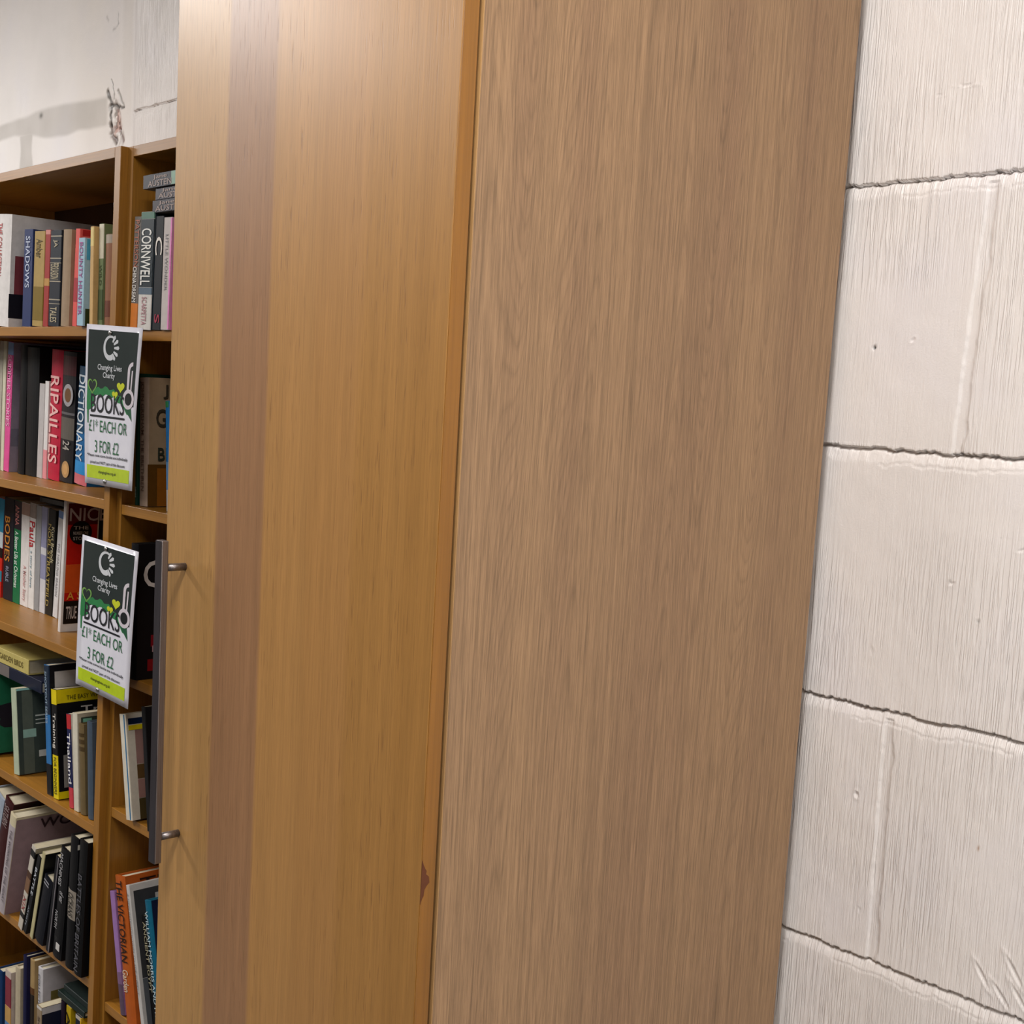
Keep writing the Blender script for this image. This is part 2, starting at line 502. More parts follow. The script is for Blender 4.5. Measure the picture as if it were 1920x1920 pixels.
m_floor, nt, bs = new_mat('grey_floor_vinyl')
nt.links.new(ramp(nt, noise(nt, coords(nt, (3, 3, 3)), 1, 4), [(0.3, '#45423f'), (0.7, '#524e4a')]), bs.inputs['Base Color'])
bs.inputs['Roughness'].default_value = 0.5
m_ceil, nt, bs = new_mat('white_ceiling_paint')
nt.links.new(ramp(nt, noise(nt, coords(nt, (4, 4, 4)), 1, 3), [(0.3, '#dedad4'), (0.7, '#e6e2dc')]), bs.inputs['Base Color'])
bs.inputs['Roughness'].default_value = 0.8
slab('floor', -9.2, 3.6, -5.0, 0.62, -0.05, 0.0, m_floor)
slab('ceiling', -9.2, 3.6, -5.0, 0.62, 2.90, 2.95, m_ceil)
slab('wall_left', -9.25, -9.2, -5.0, 0.62, 0.0, 2.9, m_ceil)
slab('wall_right', 3.6, 3.65, -5.0, 0.62, 0.0, 2.9, m_ceil)

# ------------------------------------------------------------------ wardrobe
W0, W1 = -0.497, 0.0
ward = tag(empty('wardrobe', (0, 0, 0)), 'tall oak veneered wardrobe standing against the white block wall', 'wardrobe')
HT = 2.36
g = Geo(); g.box(-0.018, 0.0, 0.0012, 0.58, 0.0, HT, 0.0006); g.obj('side_panel', M_PANEL, ward)['label'] = 'greyish brown oak side panel with cathedral grain'
g = Geo(); g.box(-0.0176, -0.0004, 0.0, 0.0012, 0.0, HT); g.obj('edge_strip', M_PEDGE, ward)['label'] = 'pale edge strip of the side panel'
g = Geo(); g.box(W0, W0 + 0.018, 0.0, 0.58, 0.0, HT, 0.0006); g.obj('side_panel', M_PANEL, ward)
g = Geo(); g.box(W0 + 0.018, -0.018, 0.002, 0.575, HT - 0.018, HT); g.obj('top_panel', M_PANEL, ward)
g = Geo(); g.box(W0 + 0.018, -0.018, 0.002, 0.575, 0.06, 0.078); g.obj('bottom_panel', M_PANEL, ward)
g = Geo(); g.box(W0 + 0.018, -0.018, 0.03, 0.046, 0.0, 0.06); g.obj('plinth', M_PANEL, ward)
g = Geo(); g.box(W0 + 0.018, -0.018, 0.560, 0.566, 0.078, HT - 0.018); g.obj('back_panel', M_PANEL, ward)
g = Geo(); g.box(W0, -0.0022, -0.0215, -0.0036, 0.065, HT - 0.003, 0.0008)
door = g.obj('door', M_DOOR, ward); door['label'] = 'warm orange oak door with vertical staves'
# amber edge banding with a chip out of it
rr = random.Random(4)
EG = Geo()
zc = 1.165
prev = None
zl_ = [0.066 + i * (zc - 0.03 - 0.066) / 6 for i in range(7)] + [zc - 0.03 + i * 0.003 for i in range(1, 21)] + [zc + 0.03 + i * (HT - 0.004 - zc - 0.03) / 8 for i in range(1, 9)]
A = []; Bv = []
for z in zl_:
    bite = 0.0
    if zc - 0.02 < z < zc + 0.024:
        bite = 0.0095 * max(0, math.sin((z - zc + 0.02) / 0.044 * math.pi)) * (0.55 + 0.6 * rr.random())
    A.append((-0.0012, -0.0209 + bite, z)); Bv.append((-0.0012, -0.0043, z))
EG.quadstrip(A, Bv)
n = len(EG.v)
EG.v += [(x - 0.001, y, z) for x, y, z in EG.v]
EG.f += [tuple(n + i for i in reversed(f)) for f in EG.f[:]]
k = len(A)
for i in range(k - 1):
    EG.f.append((i + 1, i, n + i, n + i + 1)); EG.f.append((k + i, k + i + 1, n + k + i + 1, n + k + i))
EG.obj('edge_strip', M_EDGE, door)['label'] = 'amber edge strip of the door with a chipped spot'
m_chip = plain('#6a3f2a', 0.8, 'bare_board')
g = Geo(); g.box(-0.0017, -0.00135, -0.0206, -0.0105, zc - 0.022, zc + 0.025); g.obj('chipped_spot', m_chip, door)
# handle
m_steel, nt, bs = new_mat('brushed_steel')
f = noise(nt, coords(nt, (900, 900, 20)), 1, 2)
nt.links.new(ramp(nt, f, [(0.3, '#77706f'), (0.7, '#928a89')]), bs.inputs['Base Color'])
bs.inputs['Metallic'].default_value = 0.9; bs.inputs['Roughness'].default_value = 0.38
m_dark, nt, bs = new_mat('dark_steel')  # darker steel colour for the front face of the bar
nt.links.new(ramp(nt, noise(nt, coords(nt, (600, 600, 15)), 1, 2), [(0.3, '#2b272a'), (0.7, '#353036')]), bs.inputs['Base Color'])
bs.inputs['Metallic'].default_value = 0.25; bs.inputs['Roughness'].default_value = 0.42
g = Geo()
g.box(-0.4590, -0.4445, -0.0560, -0.0470, 1.0535, 1.4385, 0.0012); g.obj('handle_bar', m_steel, door)['label'] = 'long straight steel handle bar'
g = Geo(); g.box(-0.4586, -0.4449, -0.0564, -0.0559, 1.0540, 1.4380); g.obj('handle_face', m_dark, door)['label'] = 'dark front face of the handle bar'
for zz in (1.4065, 1.0840):
    g = Geo(); g.cyl((-0.4515, -0.0475, zz), (-0.4515, -0.0214, zz), 0.0045, 24); g.obj('handle_post', m_steel, door, True)
for o in door.children:
    for p in o.data.polygons:
        if o.name.startswith('handle_post') and len(p.vertices) > 4:
            p.use_smooth = False

# ------------------------------------------------------------------ bookcases
RACK = 0.031
def rk(z):
    return RACK * (z - 2.02)

def upright(name, x0, x1, y0, y1, parent, mat):
    """board following the slight sideways lean of the case"""
    vs = []
    for z in (0.0, 2.02):
        vs += [(x + rk(z), y, z) for y in (y0, y1) for x in (x0, x1)]
    fs = [(0, 2, 3, 1), (4, 5, 7, 6), (0, 1, 5, 4), (2, 6, 7, 3), (0, 4, 6, 2), (1, 3, 7, 5)]
    o = mesh_obj(name, vs, fs, mat, parent)
    md = o.modifiers.new('bevel', 'BEVEL'); md.width = 0.0008; md.segments = 2
    return o

def bookcase(name, label, x0, x1, t, yf, shelves):
    c = tag(empty(name, (0, 0, 0)), label, 'bookcase', None)
    yb = 0.5795
    upright('upright', x0, x0 + t, yf, yb, c, M_UP)
    upright('upright', x1 - t, x1, yf, yb, c, M_UP)
    upright('back_panel', x0 + t + 0.0005, x1 - t - 0.0005, yb - 0.006, yb, c, M_BACK)
    def board(nm, z, th=0.018, set_=0.0):
        g = Geo()
        zm = z + th / 2
        g.box(x0 + t + rk(zm) + 0.0004, x1 - t + rk(zm) - 0.0004, yf + set_, yb - 0.007, z, z + th, 0.0007)
        return g.obj(nm, M_SHELF, c)
    board('top_board', 2.002)
    for z in shelves:
        board('shelf', z, set_=0.0008)
    board('bottom_board', 0.132)
    g = Geo(); g.box(x0 + t + rk(0.06) + 0.001, x1 - t + rk(0.06) - 0.001, yf + 0.02, yf + 0.036, 0.0, 0.131); g.obj('plinth', M_SHELF, c)
    return c

bookcase('bookcase', 'wide oak bookcase full of books at the left of the wardrobe', -2.171, -1.271, 0.022, 0.2995,
         (1.6935, 1.3825, 1.0812, 0.7620, 0.4538))
bookcase('bookcase', 'narrow oak bookcase between the wide bookcase and the wardrobe', -1.2705, -0.8700, 0.018, 0.3135,
         (1.6865, 1.3768, 1.0680, 0.8080, 0.4200))

# ------------------------------------------------------------------ books
def spine_curve(t, bulge, n=6):
    """points of the spine from left board to right board, outermost at the middle"""
    if bulge <= 0:
        r = min(0.0012, t * 0.2)
        return [(0, r), (r * 0.3, r * 0.3), (r, 0), (t - r, 0), (t - r * 0.3, r * 0.3), (t, r)]
    return [(t * i / n, bulge * (2 * i / n - 1) ** 2) for i in range(n + 1)]

def add_letters(name, text, box, frame, mat, parent, bold=0.01):
    """letters fitted into box (a0, a1, b0, b1); frame(a, b) gives the point in book space"""
    V, F = glyphs(text, bold)
    a0, a1, b0, b1 = box
    vs = [frame(a0 + u * (a1 - a0), b0 + v * (b1 - b0)) for u, v in V]
    return mesh_obj(name, vs, F, mat, parent)

def build_book(pos, size, ang, group, s):
    t, d, h = size
    x, y, z = pos
    lift = t * math.sin(ang) if ang > 0 else 0.0
    b = empty('book', (x, y, z + 0.0002 + lift), (0, ang, 0))
    tag(b, s['label'], 'book', group)
    hard = bool(s.get('hb'))
    ct = min(0.0024 if hard else 0.0008, t * 0.2)
    bulge = min(0.003, t * 0.12) if hard else 0.0
    sp = spine_curve(t, bulge)
    # case: one folded sheet, spine and both boards
    outer = [(0, d)] + sp + [(t, d)]
    inner = [(t - ct, d), (t - ct, max(bulge, 0.0012) + ct), (ct, max(bulge, 0.0012) + ct), (ct, d)]
    g = Geo(); g.prism(outer + inner, 0.0, h)
    g.obj('cover', plain(s['cov'], 0.48), b)
    ins = 0.0035 if hard else 0.0006
    g = Geo(); g.box(ct + 0.0001, t - ct - 0.0001, max(bulge, 0.0012) + ct + 0.0003, d - ins, ins, h - ins)
    g.obj('pages', plain('#c9bfa6' if hard else '#c4b89c', 0.8, 'page_block'), b)
    # differently coloured front board
    if s.get('cover'):
        g = Geo(); g.box(t + 0.00005, t + 0.00025, (bulge + 0.001) if hard else 0.0014, d - 0.0002, 0.0002, h - 0.0002)
        g.obj('front_cover', plain(s['cover'], 0.3), b)
    for (z0, z1, c) in s.get('bands', ()):
        off = 0.0002 + 0.00012 * (z1 < 0.6) + 0.0001 * (s.get('bands').index((z0, z1, c)) % 3)
        g = Geo()
        g.prism([(px, py - off) for px, py in sp] + [(px, py + 0.0001) for px, py in reversed(sp)], z0 * h + 0.0003, z1 * h - 0.0003)
        g.obj('spine_band', plain(c, 0.38), b)
    for e, xx in (('edge', 1.0), ('edge2', 0.8)):
        if s.get(e):
            g = Geo(); g.box(t * 0.84 * xx, t * 0.995 * xx, -0.0006, 0.0008, 0.001, h - 0.001)
            g.obj('spine_stripe', plain(s[e], 0.38), b)
    for i, (y0, y1, z0, z1, c) in enumerate(s.get('panels', ())):
        g = Geo(); g.box(t + 0.0002, t + 0.0005 + 0.00015 * i, max(y0, 0.0015) , min(y1, d - 0.0006), z0 * h + 0.0004, z1 * h - 0.0004)
        g.obj('cover_panel', plain(c, 0.3), b)
    front = lambda a, q: (t + 0.0032, a, q)
    for (text, c, z0, z1, w0, w1) in s.get('t', ()):
        yy = -0.0010
        add_letters('spine_lettering', text, ((1 - z1) * h, (1 - z0) * h, w0 * t, w1 * t), lambda a, q: (q, yy, h - a), plain(c, 0.4, 'print'), b)
    for (text, c, y0, y1, z0, z1) in s.get('tf', ()):
        add_letters('cover_lettering', text, (y0, min(y1, d), z0 * h, z1 * h), front, plain(c, 0.4, 'print'), b)
    for (zc_, rr_, c1, c2) in s.get('disc', ()):
        for rad, cc, o_ in ((rr_ * t * 0.95, c1, -0.0007), (rr_ * t * 0.6, c2, -0.0009)):
            g = Geo(); g.cyl((t * 0.55, o_, zc_ * h), (t * 0.55, 0.0, zc_ * h), min(rad, t * 0.43), 24)
            g.obj('spine_picture', plain(cc, 0.38), b)
    if s.get('fdisc'):
        yc, zc_, rad, c = s['fdisc']
        g = Geo(); g.cyl((t + 0.0012, yc, zc_ * h), (t + 0.0017, yc, zc_ * h), rad * 0.8, 28); g.obj('cover_roundel', plain(c, 0.4), b)
        for i, tx in enumerate(('THE', 'NUMBER ONE', 'STORY')):
            add_letters('roundel_lettering', tx, (yc - 0.016, yc + 0.016, zc_ * h + 0.007 - i * 0.011, zc_ * h + 0.014 - i * 0.011), lambda a, q: (t + 0.0019, a, q), plain('#b9b2ac', 0.4, 'print'), b)
    if s.get('blob'):
        yc, zc_, ry, rz, c = s['blob']
        g = Geo(); P = []
        for i in range(28):
            th = 2 * math.pi * i / 28
            k = 1 + 0.18 * math.sin(3 * th + 0.6) + 0.1 * math.sin(5 * th)
            P.append((yc + ry * k * math.cos(th), zc_ * h + rz * h * k * math.sin(th)))
        n = len(g.v); g.v += [(t + 0.0006, p, q) for p, q in P]; g.f.append(tuple(range(28)))
        g.obj('cover_silhouette', plain(c, 0.4), b)
    if s.get('badge'):
        z0, z1, c = s['badge']
        g = Geo(); g.box(t * 0.45, t * 0.85, -0.0006, 0.0004, z0 * h, z1 * h); g.obj('spine_badge', plain(c, 0.4), b)
    return b

BOOKS = [
 ((-1.8378, 0.3035, 1.7115), (0.0717, 0.200, 0.2252), 0.0701, 'books on the top shelf of the wide bookcase', {'label': 'tall white hardback with red spine lettering at the left end of the top shelf', 'cov': '#d8d2ce', 'hb': 1, 'panels': [(0.012, 0.07, 0.28, 0.64, '#7d3a40'), (0.0, 0.11, 0.08, 0.3, '#1c1a20')], 't': [('THE COLLECTION', '#b5403a', 0.45, 0.92, 0.16, 0.46)]}),
 ((-1.6917, 0.3035, 1.7115), (0.0411, 0.130, 0.1890), 0.0454, 'books on the top shelf of the wide bookcase', {'label': 'navy blue paperback with pale lettering beside the tall white hardback', 'cov': '#23305c', 't': [('SHADOWS', '#b9c0d4', 0.4, 0.93, 0.25, 0.75)]}),
 ((-1.6430, 0.3035, 1.7115), (0.0473, 0.130, 0.1822), 0.0510, 'books on the top shelf of the wide bookcase', {'label': 'mottled gold paperback between navy and red spines on the top shelf', 'cov': '#a68a4e', 'bands': [(0.06, 0.42, '#7c6420')], 't': [('Amber', '#5b4a1c', 0.72, 0.92, 0.2, 0.8)]}),
 ((-1.5932, 0.3035, 1.7115), (0.0221, 0.130, 0.1834), 0.0528, 'books on the top shelf of the wide bookcase', {'label': 'thin brick red paperback next to the mottled gold one', 'cov': '#9c2f2a', 'bands': [(0.42, 0.5, '#b98a4a'), (0.95, 0.998, '#c77f75')]}),
 ((-1.5688, 0.3035, 1.7115), (0.0477, 0.130, 0.1800), 0.0454, 'books on the top shelf of the wide bookcase', {'label': 'black classic with gold rules and ornaments along its spine', 'cov': '#1c2029', 'bands': [(0.93, 0.945, '#a59a86'), (0.7, 0.715, '#a59a86'), (0.655, 0.665, '#a59a86'), (0.46, 0.475, '#a59a86'), (0.27, 0.285, '#a59a86'), (0.23, 0.24, '#a59a86')], 't': [('PERSUASION', '#b6a98c', 0.49, 0.66, 0.12, 0.88), ('JA', '#b6a98c', 0.82, 0.9, 0.3, 0.7), ('TALES', '#b6a98c', 0.04, 0.2, 0.2, 0.8)]}),
 ((-1.5187, 0.3035, 1.7115), (0.0349, 0.140, 0.1792), 0.0481, 'books on the top shelf of the wide bookcase', {'label': 'plain tan cloth book to the right of the black classic', 'cov': '#9a8268', 'hb': 1}),
 ((-1.4611, 0.3025, 1.7115), (0.0181, 0.130, 0.1777), 0.0628, 'books on the top shelf of the wide bookcase', {'label': 'coral red paperback with rosy cover after the dark gap', 'cov': '#d9564f', 'bands': [(0.25, 0.5, '#a9323a')], 'panels': [(0.005, 0.12, 0.93, 0.995, '#a31f22')]}),
 ((-1.4182, 0.2915, 1.7115), (0.0254, 0.120, 0.1578), 0.0289, 'books on the top shelf of the wide bookcase', {'label': 'light blue paperback with purple spine lettering on the top shelf', 'cov': '#9dbccb', 'panels': [(0.004, 0.11, 0.75, 0.99, '#4aa0c4'), (0.004, 0.11, 0.0, 0.2, '#2e3a1d')], 't': [('BOUNTY HUNTER', '#a2558f', 0.12, 0.95, 0.2, 0.75)], 'tf': [('Ruby', '#b3323a', 0.03, 0.09, 0.4, 0.65)]}),
 ((-1.3710, 0.2935, 1.7115), (0.0132, 0.130, 0.1764), 0.0003, 'books on the top shelf of the wide bookcase', {'label': 'straw yellow paperback with creased spine near the end of the top row', 'cov': '#c9a36a', 'bands': [(0.8, 0.99, '#dcc27c')]}),
 ((-1.3568, 0.3025, 1.7115), (0.0179, 0.130, 0.1809), 0.0101, 'books on the top shelf of the wide bookcase', {'label': 'green illustrated book whose pale jacket top sticks up', 'cov': '#6d7a54', 'bands': [(0.66, 0.998, '#cfc7b0'), (0.06, 0.36, '#4c5a3d')], 't': [('WILD', '#4a5338', 0.4, 0.6, 0.25, 0.75)]}),
 ((-1.3373, 0.3035, 1.7115), (0.0282, 0.130, 0.1616), 0.0070, 'books on the top shelf of the wide bookcase', {'label': 'worn reddish brown book against the upright, end of the top row', 'cov': '#8a5a3e', 'hb': 1, 'bands': [(0.9, 0.998, '#a89a8a'), (0.1, 0.28, '#6b3c2c')]}),
 ((-1.2613, 0.3175, 1.7045), (0.0250, 0.130, 0.1951), 0.0569, 'books on the top shelf of the narrow bookcase', {'label': 'orange and grey paperback at the left of the narrow case top row', 'cov': '#6d6660', 'bands': [(0.0, 0.24, '#d07a33')], 't': [('PATTERSON', '#b06e5a', 0.56, 0.97, 0.2, 0.8), ('CHINA DREAM', '#e6e1da', 0.25, 0.56, 0.15, 0.7)]}),
 ((-1.2186, 0.3095, 1.7045), (0.0468, 0.120, 0.1984), 0.0403, 'books on the top shelf of the narrow bookcase', {'label': 'thick paperback with large white capitals on its dark upper spine and a pale foot', 'cov': '#cfcac3', 'cover': '#22303a', 'bands': [(0.36, 0.94, '#1f2a30'), (0.3, 0.36, '#5a6a78'), (0.94, 0.999, '#4c7260')], 't': [('CORNWELL', '#e9e6df', 0.38, 0.86, 0.12, 0.86), ('SCARPETTA', '#b98a8f', 0.04, 0.28, 0.3, 0.66)]}),
 ((-1.1687, 0.3115, 1.7045), (0.0280, 0.125, 0.1893), 0.0291, 'books on the top shelf of the narrow bookcase', {'label': 'black paperback with a large white C on its spine', 'cov': '#14161b', 't': [('C', '#e9e0d5', 0.66, 0.82, 0.12, 0.95), ('S', '#a8324a', 0.06, 0.14, 0.3, 0.9)]}),
 ((-1.1360, 0.3095, 1.7045), (0.0283, 0.130, 0.1852), 0.0275, 'books on the top shelf of the narrow bookcase', {'label': 'pale grey paperback with a bright pink edge beside the door', 'cov': '#c4b9b4', 'cover': '#e58ac0', 'edge': '#e58ac0', 't': [('LITTLE WONDER', '#8d8a8c', 0.35, 0.85, 0.3, 0.6)]}),
 ((-2.0204, 0.3845, 1.4005), (0.0197, 0.180, 0.2874), 0.0688, 'books on the second shelf of the wide bookcase', {'label': 'thin cream volume at the frame edge of the second shelf', 'cov': '#a8a294'}),
 ((-1.9946, 0.3845, 1.4005), (0.0164, 0.180, 0.2872), 0.0508, 'books on the second shelf of the wide bookcase', {'label': 'cream volume with pale green spine beside the pink album', 'cov': '#c7c3ac'}),
 ((-1.9772, 0.3845, 1.4005), (0.0280, 0.180, 0.2856), 0.0822, 'books on the second shelf of the wide bookcase', {'label': 'thin pink spined album with a lilac photographic cover', 'cov': '#cf4f8c', 'cover': '#8f8494', 'bands': [(0.9, 0.998, '#6f8fbe')], 'panels': [(0.02, 0.19, 0.03, 0.2, '#c9a3b4'), (0.0, 0.2, 0.2, 0.34, '#74707f')], 't': [('SUMMER STORIES', '#e8a3c4', 0.35, 0.9, 0.2, 0.8)]}),
 ((-1.9070, 0.3845, 1.4005), (0.0342, 0.160, 0.2785), 0.0529, 'books on the second shelf of the wide bookcase', {'label': 'black glossy file box left of the dark gap', 'cov': '#0a090b', 'hb': 1}),
 ((-1.8649, 0.3845, 1.4005), (0.0606, 0.160, 0.2739), 0.0274, 'books on the second shelf of the wide bookcase', {'label': 'wide black binder standing in the dark part of the second shelf', 'cov': '#060607', 'hb': 1}),
 ((-1.8006, 0.3845, 1.4005), (0.0263, 0.130, 0.1990), 0.0584, 'books on the second shelf of the wide bookcase', {'label': 'short greyish white booklet beside the black binder', 'cov': '#b5afad'}),
 ((-1.7709, 0.3845, 1.4005), (0.0186, 0.120, 0.2052), 0.0470, 'books on the second shelf of the wide bookcase', {'label': 'short white paperback with a pink foot left of the red cookbook', 'cov': '#d8d3d0', 'bands': [(0.0, 0.3, '#d98a90')]}),
 ((-1.7504, 0.3845, 1.4005), (0.0540, 0.180, 0.2698), 0.0590, 'books on the second shelf of the wide bookcase', {'label': 'red cookbook with RIPAILLES lettered down its spine', 'cov': '#b51f3a', 'hb': 1, 'bands': [(0.05, 0.08, '#b51f3a')], 't': [('RIPAILLES', '#e6b3ae', 0.13, 0.8, 0.1, 0.85)]}),
 ((-1.6934, 0.3845, 1.4005), (0.0603, 0.180, 0.2659), 0.0518, 'books on the second shelf of the wide bookcase', {'label': 'dark spine covered in small photos beside the red cookbook', 'cov': '#1d1a1c', 'hb': 1, 'bands': [(0.82, 0.97, '#4a1c20'), (0.33, 0.5, '#5c564f'), (0.52, 0.54, '#5d5a5c')], 't': [('24', '#a9a29a', 0.25, 0.32, 0.3, 0.8)], 'disc': [(0.67, 0.4, '#9a9698', '#6b4a2c'), (0.1, 0.3, '#b08a5a', '#c79a63')]}),
 ((-1.6237, 0.3845, 1.4005), (0.0556, 0.180, 0.2365), 0.0844, 'books on the second shelf of the wide bookcase', {'label': 'bright blue dictionary with pink foot behind the upper sign', 'cov': '#1a5f94', 'hb': 1, 'bands': [(0.0, 0.09, '#c4666f'), (0.09, 0.2, '#2a86c4'), (0.45, 0.998, '#16425f')], 't': [('DICTIONARY', '#cfd6dc', 0.2, 0.93, 0.12, 0.62)]}),
 ((-1.2596, 0.3335, 1.3948), (0.0078, 0.160, 0.2354), -0.0168, 'books on the second shelf of the narrow bookcase', {'label': 'dark green spined book half hidden by the upper sign', 'cov': '#123c2e', 't': [('GARDENS', '#a9bfae', 0.06, 0.14, 0.2, 0.8)]}),
 ((-1.2469, 0.3335, 1.3948), (0.0317, 0.160, 0.2285), -0.0345, 'books on the second shelf of the narrow bookcase', {'label': 'beige thriller hardback turned to show its lettered front cover', 'cov': '#b39c8a', 'hb': 1, 'cover': '#9c8468', 'panels': [(0.0, 0.155, 0.0, 0.33, '#5b3a12'), (0.02, 0.05, 0.0, 0.3, '#8c5216'), (0.09, 0.13, 0.0, 0.3, '#b25a1c')], 't': [('JOHN GRISHAM  THE BRETHREN', '#6b5548', 0.12, 0.97, 0.25, 0.7)], 'tf': [('JOHN', '#3c3428', 0.03, 0.13, 0.84, 0.95), ('GRISHAM', '#3c3428', 0.016, 0.15, 0.62, 0.76), ('BRETHREN', '#2f3328', 0.02, 0.15, 0.36, 0.46)]}),
 ((-1.1436, 0.3335, 1.3948), (0.0093, 0.120, 0.1909), -0.0683, 'books on the second shelf of the narrow bookcase', {'label': 'slim blue spine fading to white beside the wardrobe handle', 'cov': '#2f7fc4', 'bands': [(0.0, 0.2, '#c9cdd2'), (0.2, 0.45, '#6ea0d2'), (0.94, 0.998, '#3c8c5a')]}),
 ((-2.1007, 0.4145, 1.0992), (0.0388, 0.130, 0.2330), 0.0878, 'books on the third shelf of the wide bookcase', {'label': 'paperback with blue, white and red stripes at the frame edge of the third shelf', 'cov': '#c2281f', 'bands': [(0.62, 0.998, '#2a7f9e'), (0.5, 0.66, '#b9c3c8'), (0.4, 0.5, '#17171a'), (0.16, 0.27, '#3a7f95')]}),
 ((-2.0480, 0.4145, 1.0992), (0.0532, 0.130, 0.2359), 0.0320, 'books on the third shelf of the wide bookcase', {'label': 'dark navy paperback with orange letters down its spine', 'cov': '#22242c', 't': [('BODIES', '#c8843a', 0.38, 0.82, 0.14, 0.66), ('RUBLE', '#8d93a6', 0.18, 0.33, 0.3, 0.6)]}),
 ((-1.9931, 0.4145, 1.0992), (0.0372, 0.130, 0.2352), 0.0413, 'books on the third shelf of the wide bookcase', {'label': 'green paperback with white title, dark at the top', 'cov': '#176b42', 'cover': '#1a6a86', 'bands': [(0.72, 0.998, '#23202a')], 't': [('A Better Life at Christmas', '#d6e3d8', 0.15, 0.7, 0.2, 0.72), ('ANNA', '#c77f7a', 0.76, 0.95, 0.2, 0.75)]}),
 ((-1.9529, 0.4145, 1.0992), (0.0435, 0.130, 0.2339), 0.0328, 'books on the third shelf of the wide bookcase', {'label': 'white paperback with a faint pink subtitle and brown top', 'cov': '#d8d2ce', 'bands': [(0.88, 0.998, '#9c7f72')], 't': [('A Mother Story', '#c99a98', 0.05, 0.4, 0.3, 0.75)]}),
 ((-1.9078, 0.4145, 1.0992), (0.0299, 0.130, 0.2371), 0.0354, 'books on the third shelf of the wide bookcase', {'label': 'white memoir with red script title near the middle of the third shelf', 'cov': '#d9d6d2', 'bands': [(0.86, 0.998, '#8d8078')], 't': [('Paula', '#b3262e', 0.58, 0.83, 0.05, 0.95), ('a story of love', '#6f8f9c', 0.2, 0.55, 0.2, 0.6)]}),
 ((-1.8765, 0.4145, 1.0992), (0.0253, 0.130, 0.2348), 0.0522, 'books on the third shelf of the wide bookcase', {'label': 'grey paperback right of the white memoir', 'cov': '#8f8f90'}),
 ((-1.8484, 0.4145, 1.0992), (0.0276, 0.130, 0.2349), 0.0444, 'books on the third shelf of the wide bookcase', {'label': 'lavender and white paperback beside the grey one', 'cov': '#c6c4c6', 'bands': [(0.32, 0.998, '#8a8aa6'), (0.55, 0.62, '#c6c4c6')]}),
 ((-1.8179, 0.4145, 1.0992), (0.0353, 0.130, 0.2329), 0.0659, 'books on the third shelf of the wide bookcase', {'label': 'black paperback with gold lettering set deeper between white spines', 'cov': '#16140f', 't': [('NOEL STREATFEILD', '#a08a4a', 0.08, 0.86, 0.08, 0.5), ('Kurt Brandt', '#b9ae8a', 0.5, 0.84, 0.55, 0.95)]}),
 ((-1.7794, 0.4145, 1.0992), (0.0227, 0.130, 0.2353), 0.1110, 'books on the third shelf of the wide bookcase', {'label': 'slim white paperback leaning on the red covered book', 'cov': '#cfcccb', 'bands': [(0.93, 0.998, '#5d7aa8')], 't': [('THE HEALING SEASON', '#8f8c90', 0.2, 0.7, 0.3, 0.7)]}),
 ((-1.6224, 0.3545, 1.0992), (0.0113, 0.170, 0.2718), 0.0840, 'books on the third shelf of the wide bookcase', {'label': 'red covered book with white border leaning behind the lower sign', 'cov': '#d8d2ce', 'hb': 1, 'cover': '#d8d2ce', 'panels': [(0.006, 0.07, 0.06, 0.985, '#c01d14'), (0.073, 0.165, 0.06, 0.985, '#17171d'), (0.006, 0.07, 0.82, 0.985, '#5c1418'), (0.006, 0.07, 0.06, 0.24, '#151214'), (0.006, 0.07, 0.3, 0.52, '#d0501c')], 'tf': [('NICE', '#b5a8a8', 0.008, 0.088, 0.85, 0.95), ('A SW', '#d79a3c', 0.01, 0.066, 0.25, 0.31), ('TRUE STORY', '#c9bdb8', 0.01, 0.066, 0.1, 0.2)], 'fdisc': (0.034, 0.76, 0.03, '#100e10')}),
 ((-1.2221, 0.3075, 1.0860), (0.0260, 0.200, 0.2450), -0.0076, 'books on the third shelf of the narrow bookcase', {'label': 'tall black hardback with a white letter C and red figures behind the door handle', 'cov': '#0d0c10', 'hb': 1, 'panels': [(0.03, 0.05, 0.24, 0.33, '#7d1420'), (0.033, 0.047, 0.2, 0.25, '#b08a90'), (0.024, 0.04, 0.06, 0.15, '#7d1018')], 'tf': [('C', '#c9c2bd', 0.012, 0.05, 0.68, 0.88)]}),
 ((-1.9033, 0.3095, 0.7800), (0.0419, 0.200, 0.1740), -0.1633, 'books on the fourth shelf of the wide bookcase', {'label': 'big green covered book with a dark head silhouette on its front', 'cov': '#1d4f3b', 'hb': 1, 'cover': '#1c5a40', 'tf': [('The Atlas', '#a9c2b4', 0.1, 0.16, 0.86, 0.9)], 'blob': (0.065, 0.48, 0.05, 0.15, '#1b1620')}),
 ((-1.7235, 0.3095, 0.7800), (0.0259, 0.150, 0.1821), -0.1194, 'books on the fourth shelf of the wide bookcase', {'label': 'pale green spined paperback with grey, white and red cover design leaning left', 'cov': '#a9b39a', 'cover': '#39413a', 'panels': [(0.012, 0.035, 0.0, 0.97, '#565c50'), (0.1, 0.13, 0.72, 0.97, '#a8261f'), (0.102, 0.13, 0.3, 0.66, '#a8261f'), (0.1, 0.13, 0.02, 0.14, '#a8261f'), (0.04, 0.148, 0.655, 0.675, '#b9bdb2'), (0.04, 0.148, 0.61, 0.625, '#b9bdb2'), (0.04, 0.148, 0.565, 0.58, '#b9bdb2'), (0.045, 0.12, 0.18, 0.26, '#c0c2ba'), (0.012, 0.04, 0.42, 0.52, '#8fb0a0'), (0.0, 0.15, 0.972, 0.998, '#8fc0b8')]}),
